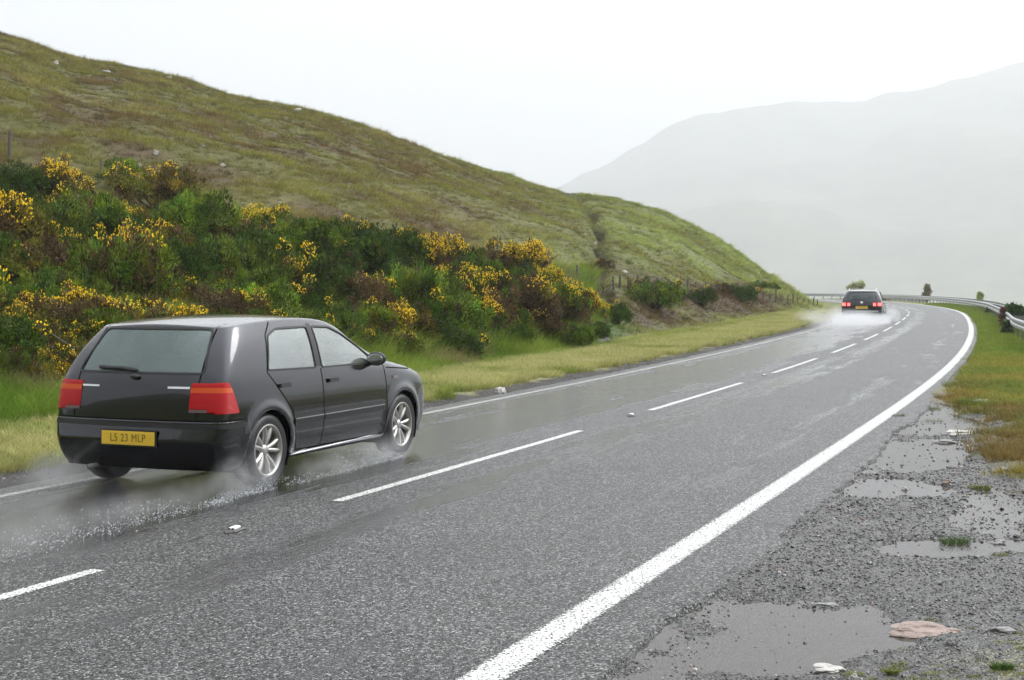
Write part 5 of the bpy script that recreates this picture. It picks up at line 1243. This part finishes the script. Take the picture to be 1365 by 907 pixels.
    if sp.get('third'):
        b2 = bmesh.new(); box_bm(b2, sp['third'], (.03, .42, .03), bev=.006); from_bm('spoiler_lamp', b2, M_RED, root, False)
    # ---- wheels, arches, underside, cabin
    tr_ = sp['W'] / 2 - .105
    for ax_ in sp['axles']:
        for s in (-1, 1):
            make_wheel(root, ax_, s * tr_, sp['rw'], .20, s, random.uniform(0, 1.2))
            b2 = bmesh.new(); rows = lathe(b2, [(.352, s * .10), (.352, -s * .22), (.03, -s * .22)], 40); o = from_bm('wheel_well', b2, M_GAP, root); o.location = (ax_, s * (sp['W'] / 2 - .125), sp['rw'])
            # keep the well above the sill only
            mm = o.data; 
            bw = bmesh.new(); bw.from_mesh(mm); bmesh.ops.delete(bw, geom=[v for v in bw.verts if v.co.z < -.17], context='VERTS'); bw.to_mesh(mm); bw.free()
    b2 = bmesh.new(); L_ = sp['L']
    box_bm(b2, (L_ * .5, 0, sp['zb'] + .06), (L_ * .86, sp['W'] * .62, .10)); from_bm('underbody', b2, M_GAP, root, False)
    b2 = bmesh.new(); box_bm(b2, (sp['cab'][0] + (sp['cab'][1] - sp['cab'][0]) / 2, 0, .56), (sp['cab'][1] - sp['cab'][0], sp['W'] * .86, .03)); from_bm('cabin_floor', b2, M_GAP, root, False)
    b2 = bmesh.new(); box_bm(b2, (sp['wsx'] + .62, 0, .88), (.45, sp['W'] * .80, .14), bev=.05); from_bm('dashboard', b2, M_PLAS, root)
    for (sx_, rows_) in ((sp['seat_f'], ((-.36, .46), (.36, .46))), (sp['seat_r'], ((0, 1.16),))):
        for (yy, wd) in rows_:
            b2 = bmesh.new(); box_bm(b2, (sx_, yy, .80), (.13, wd, .56), bev=.05)
            box_bm(b2, (sx_ + .30, yy, .60), (.50, wd, .12), bev=.04); st = from_bm('seat', b2, M_SEAT, root)
            for hy in ([yy] if wd < 1 else [-.36, .36]):
                b2 = bmesh.new(); box_bm(b2, (sx_ - .04, hy, 1.16), (.09, .25, .15), bev=.035); from_bm('headrest', b2, M_SEAT, st)
    bx = bmesh.new(); cyl_between(bx, (.02, sp['W'] * .24 * 1, sp['zb'] - .0), (.25, sp['W'] * .24, sp['zb'] + .0), .024, .024, 14); from_bm('exhaust_pipe', bx, M_POST, root)
    return root, T
fr6 = (-1, -.86, -.5, 0, .5, .86, 1)
HATCH = dict(name='black_hatchback', L=4.149, W=1.735, H=1.444, zb=.20, rw=.312, axles=(.765, 3.276), fr=fr6, cowl=8, crown=.035, rbow=.07,
    xs=[0, .20, .45, .77, 1.15, 1.6, 2.05, 2.5, 2.98, 3.28, 3.6, 3.9, 4.15],
    top=[None, (.50, 1.40), (.72, 1.425), (1.0, 1.442), (1.35, 1.452), (1.7, 1.448), (2.08, 1.415), (2.42, 1.30), (2.98, .995), (3.27, .955), (3.58, .90), (3.84, .82), None],
    rear=[(.12, .20), (.05, .28), (.0, .44), (.03, .565), (.04, .76), (.085, .95), (.22, 1.17), (.37, 1.385)],
    front=[(4.0, .20), (4.10, .28), (4.15, .42), (4.14, .52), (4.10, .60), (4.06, .66), (4.02, .70), (3.97, .73)],
    plan=[.94, .985, .995, 1, 1, 1, 1, 1, 1, 1, .985, .95, .84], rplan=[.93, .90, .86], belt=lambda x: .965 - .012 * x,
    windows=[('rear_door_window', [(.80, .985), (1.61, .968), (1.655, 1.335), (1.12, 1.33), (.95, 1.27)]), ('front_door_window', [(1.71, .965), (2.78, .96), (2.55, 1.13), (2.31, 1.25), (2.08, 1.32), (1.75, 1.335)])],
    rearwin=[(-.625, .985), (.625, .985), (.53, 1.345), (-.53, 1.345)], windscreen=[(-.66, 1.03), (.66, 1.03), (.53, 1.36), (-.53, 1.36)], wsx=2.1,
    lamp_rear=(.54, .90, .675, .91), lamp_side=(.215, .31, .665, .915), lamp_zones={'o': (0, 1, .835, .875), 'c': (0, .70, .675, .70)}, lit='none',
    bump_z=.60, tailgate=[(-.60, .615), (.60, .615), (.61, .97), (.55, 1.385), (-.55, 1.385), (-.61, .97)],
    doors=[('rear_door', [(1.13, .60), (1.30, .30), (1.675, .265), (1.675, .95), (.80, .965), (.98, .75)]), ('front_door', [(1.685, .265), (2.86, .265), (2.90, .94), (1.685, .95)])],
    handles={'rear_door': (1.02, .845), 'front_door': (1.86, .84)},
    gaps=[[(1.68, .25), (1.68, .96)], [(1.25, .25), (1.14, .62), (.95, .80), (.78, .97), (.92, 1.28), (1.06, 1.385)], [(2.88, .25), (2.92, .6), (2.90, .93)], [(.10, .607), (.42, .607)], [(2.95, .90), (3.5, .86)], [(1.25, .262), (2.88, .262)]],
    rgaps=[[(-.78, .607), (.78, .607)], [(-.60, .62), (-.60, .97), (-.55, 1.38)], [(.60, .62), (.60, .97), (.55, 1.38)]],
    pillar=[(1.66, .98), (1.70, 1.36)], mirror=(2.62, 1.0),
    mould=[([(1.17, .515), (1.67, .515)], .05, M_PLAS, 'side_moulding'), ([(1.69, .515), (2.86, .515)], .05, M_PLAS, 'side_moulding'), ([(1.18, .545), (1.67, .545)], .007, M_CHROME, 'moulding_trim'), ([(1.69, .545), (2.86, .545)], .007, M_CHROME, 'moulding_trim'), ([(1.16, .245), (2.9, .245)], .022, M_CHROME, 'sill_reflection'), ([(3.06, .80), (3.16, .80)], .024, M_CLR, 'side_indicator'), ([(.06, .565), (.42, .565)], .035, M_PLAS, 'bumper_moulding')],  # chrome strip along the sill stands in for a bright reflection
    rmould=[([(-.78, .565), (.78, .565)], .035, M_PLAS, 'bumper_moulding'), ([(-.53, .872), (-.33, .872)], .016, M_CHROME, 'model_lettering'), ([(.53, .872), (.35, .872)], .014, M_CHROME, 'maker_lettering')],
    plate=(.457, .52, .111), plate_txt='L5 23 MLP', badge=None, cab=(.5, 3.0), seat_f=1.75, seat_r=.98, third=None)
def place_car(sp, cx, cy, th, label):
    """cx, cy: ground contact of the rear wheel on the right; th: heading"""
    f = Vector((math.sin(th), math.cos(th))); r_ = Vector((math.cos(th), -math.sin(th)))
    o = Vector((cx, cy)) - f * sp['axles'][0] - r_ * (sp['W'] / 2 - .105)
    return make_car(sp, (o.x, o.y, .003), math.pi / 2 - th, label)
X1, Y1 = gp(350, 650); CAR1, T1 = place_car(HATCH, X1 - .03, Y1 + .02, R(22.3), 'black five-door hatchback in the left foreground throwing spray from its wheels')
ESTATE = dict(name='dark_estate_car', L=4.774, W=1.82, H=1.517, zb=.20, rw=.325, axles=(1.02, 3.73), fr=fr6, cowl=8, crown=.04, rbow=.08,
    xs=[0, .22, .55, 1.0, 1.5, 2.0, 2.5, 2.95, 3.42, 3.75, 4.1, 4.45, 4.774],
    top=[None, (.55, 1.45), (.85, 1.485), (1.2, 1.505), (1.6, 1.52), (2.0, 1.52), (2.45, 1.48), (2.82, 1.36), (3.42, 1.03), (3.75, .99), (4.08, .93), (4.4, .84), None],
    rear=[(.12, .20), (.05, .30), (.0, .46), (.035, .60), (.05, .80), (.11, .99), (.27, 1.22), (.44, 1.43)],
    front=[(4.6, .20), (4.70, .28), (4.77, .42), (4.76, .52), (4.72, .60), (4.68, .66), (4.64, .70), (4.58, .74)],
    plan=[.94, .985, .995, 1, 1, 1, 1, 1, 1, 1, .985, .95, .84], rplan=[.92, .88, .84], belt=lambda x: 1.0 - .012 * x,
    windows=[('quarter_window', [(.62, 1.03), (1.28, 1.02), (1.36, 1.38), (.86, 1.34)]), ('rear_door_window', [(1.36, 1.015), (2.08, 1.01), (2.12, 1.40), (1.45, 1.385)]), ('front_door_window', [(2.17, 1.005), (3.2, .995), (2.95, 1.17), (2.7, 1.30), (2.48, 1.37), (2.2, 1.40)])],
    rearwin=[(-.66, 1.02), (.66, 1.02), (.55, 1.375), (-.55, 1.375)], windscreen=[(-.68, 1.07), (.68, 1.07), (.55, 1.41), (-.55, 1.41)], wsx=2.5,
    lamp_rear=(.48, .95, .74, .93), lamp_side=(.30, .36, .74, .93), lamp_zones={'l': (.50, .62, .765, .895), 'l2': (.70, .86, .765, .905)}, lit='part', rglass=M_DGLASS,
    bump_z=.58, tailgate=[(-.66, .60), (.66, .60), (.67, 1.0), (.58, 1.41), (-.58, 1.41), (-.67, 1.0)],
    doors=[('rear_door', [(1.42, .60), (1.55, .30), (2.10, .27), (2.10, .98), (1.32, 1.0), (1.34, .78)]), ('front_door', [(2.12, .27), (3.28, .27), (3.30, .97), (2.12, .98)])],
    handles={'rear_door': (1.5, .87), 'front_door': (2.32, .86)}, bodyh=True,
    gaps=[[(2.11, .25), (2.11, .99)], [(1.5, .25), (1.40, .62), (1.32, .8), (1.30, 1.0)], [(3.29, .25), (3.31, .95)]],
    rgaps=[[(-.7, .59), (.7, .59)], [(-.66, .60), (-.67, 1.0), (-.58, 1.40)], [(.66, .60), (.67, 1.0), (.58, 1.40)]],
    pillar=[(2.12, 1.02), (2.14, 1.39)], mirror=(3.05, 1.04),
    mould=[([(1.5, .42), (3.3, .42)], .04, M_PLAS, 'side_moulding'), ([(.9, 1.505), (2.6, 1.50)], .01, M_CHROME, 'roof_rail')],
    rmould=[([(-.72, .535), (.72, .535)], .022, M_CHROME, 'bumper_trim'), ([(-.57, 1.405), (.57, 1.405)], .03, M_PLAS, 'roof_spoiler')],
    plate=(.70, .52, .111), plate_txt='SV56 ERX', badge=.93, cab=(.5, 3.4), seat_f=2.15, seat_r=1.35, third=None)
X2, Y2 = gp(1174.5, 430.5); CAR2, T2 = place_car(ESTATE, X2, Y2, R(16.6), 'dark estate car with lit tail lamps far ahead at the bend in white spray')
# the estate's roof rails and bars
for s in (-1, 1):
    bm = bmesh.new(); pts = []
    for x_ in np.linspace(.85, 2.75, 10):
        h_ = T2.ray_cast(Vector((x_, s * .60, 3)), Vector((0, 0, -1)), 5)[0]; pts.append(h_ + Vector((0, 0, .05 if .9 < x_ < 2.7 else .0)))
    for a, b in zip(pts[:-1], pts[1:]): cyl_between(bm, a, b, .016, .016, 8)
    from_bm('roof_rail', bm, M_CHROME, CAR2)

# ------------------------------------------------------------------ spray thrown up by the tyres
def mist_mat(name, dens):
    m = bpy.data.materials.new(name); m.use_nodes = True; nt = m.node_tree; nt.nodes.clear()
    t = N(nt, 'ShaderNodeTexCoord'); ln = N(nt, 'ShaderNodeVectorMath', operation='LENGTH'); L(nt, t.outputs['Object'], ln.inputs[0])
    g_ = N(nt, 'ShaderNodeNewGeometry'); n = N(nt, 'ShaderNodeTexNoise'); setin(n, Scale=4.5, Detail=4.0, Roughness=.65); L(nt, g_.outputs['Position'], n.inputs['Vector'])
    fall = math_(nt, 'SUBTRACT', 1.0, ln.outputs['Value'], clamp=True)
    f2 = math_(nt, 'POWER', fall, 1.3); nn = math_(nt, 'MULTIPLY_ADD', n.outputs['Fac'], 3.2, -1.0, clamp=True)
    d = math_(nt, 'MULTIPLY', math_(nt, 'MULTIPLY', f2, nn), dens)
    v = N(nt, 'ShaderNodeVolumePrincipled'); v.inputs['Color'].default_value = (.98, .985, 1, 1); v.inputs['Anisotropy'].default_value = .1; L(nt, d, v.inputs['Density'])
    o = N(nt, 'ShaderNodeOutputMaterial'); L(nt, v.outputs[0], o.inputs['Volume']); return m
_mm = {}
def mist(car, c, h, dens, lab='pale tyre spray hanging over the wet road'):
    if dens not in _mm: _mm[dens] = mist_mat('tyre_mist', dens)
    bm = bmesh.new(); bmesh.ops.create_icosphere(bm, subdivisions=3, radius=1)
    me = bpy.data.meshes.new('tyre_spray'); bm.to_mesh(me); bm.free()
    o = link('tyre_spray', me, _mm[dens]); M_ = Matrix.Translation(car.location) @ Matrix.Rotation(car.rotation_euler.z, 4, 'Z')
    o.location = M_ @ Vector(c); o.rotation_euler = (0, 0, car.rotation_euler.z); o.scale = h; tag(o, lab, 'spray', kind='stuff')
for (c, h, d) in [((.40, -.86, .14), (.55, .20, .24), 5.0), ((-1.0, -.90, .10), (1.9, .24, .15), 1.2), ((-3.2, -.95, .10), (3.0, .40, .14), .5), ((2.75, -.93, .10), (.75, .18, .20), 3.5), ((1.75, -.93, .08), (.9, .2, .16), 2.2),
                  ((.35, .86, .12), (.65, .30, .26), 4.0), ((-1.6, .85, .10), (2.4, .38, .15), .5), ((-1.6, -.2, .14), (2.2, 1.0, .2), .15)]: mist(CAR1, c, h, d)
for (c, h, d) in [((.1, -.80, .10), (1.3, .55, .42), 6.0), ((.1, .80, .10), (1.3, .55, .42), 6.0), ((-2.4, 0, .12), (3.0, 1.5, .50), 2.4), ((-5.5, .3, .2), (6.0, 1.9, .6), .5), ((3.3, -1.15, .25), (1.5, .5, .5), 1.6), ((3.3, 1.2, .25), (1.8, .7, .6), 1.6), ((-1.5, 2.0, .3), (4.0, 1.0, .5), .3)]: mist(CAR2, c, h, d)
m, nt, p = newmat('spray_water'); p.inputs['Base Color'].default_value = (.55, .57, .6, 1); p.inputs['Roughness'].default_value = .15; p.inputs['IOR'].default_value = 1.33
dv2 = []
for k in range(3):
    bm = bmesh.new(); bmesh.ops.create_icosphere(bm, subdivisions=1, radius=.5)
    for v in bm.verts: v.co.x *= 2.5 + 2 * k
    me = bpy.data.meshes.new('droplet'); bm.to_mesh(me); bm.free(); me.materials.append(m); dv2.append(bpy.data.objects.new('droplet', me))
def droplets(car, jets, lab, name, sz):
    M_ = Matrix.Translation(car.location) @ Matrix.Rotation(car.rotation_euler.z, 4, 'Z'); P = []
    for (x0, x1, y0, yw, z0, zh, n, fing) in jets:
        n = int(n * 2.2)
        x = x0 + (x1 - x0) * RNG.uniform(0, 1, n) ** 1.2; f_ = vnoise(x * fing, x * 0, 5); top = zh * (.25 + .9 * f_)
        z = z0 + top * RNG.uniform(0, 1, n) ** 1.6; y = y0 + RNG.normal(0, 1, n) * yw * (.5 + z / zh * .8) * (1 + np.abs(x - x0) * .25)
        P += [M_ @ Vector(q) for q in zip(x, y, z)]
    P = np.array([tuple(q) for q in P]); k = len(P)
    scatter(name, P, sz * (.4 + RNG.uniform(0, 1, k) ** 3 * 1.4), np.full(k, car.rotation_euler.z) + RNG.normal(0, .25, k), np.ones((k, 3)), dv2, lab, 'spray', tilt=np.stack([RNG.normal(0, .3, k), RNG.normal(0, .5, k)], 1))
droplets(CAR1, [(3.15, 1.9, -.93, .05, .0, .20, 1500, 9), (2.0, .9, -.95, .05, .0, .08, 500, 6), (.72, -.2, -.93, .05, .0, .14, 900, 7), (-.1, -3.4, -.97, .10, .0, .09, 1300, 5), (-2.5, -6.0, -1.0, .18, .0, .06, 500, 4), (.6, -2.4, .80, .12, .0, .08, 500, 5), (-.2, -4.4, -.55, .22, .0, .05, 400, 4)],
    'white water drops splashing from the near car tyres', 'spray_drops', .0027)
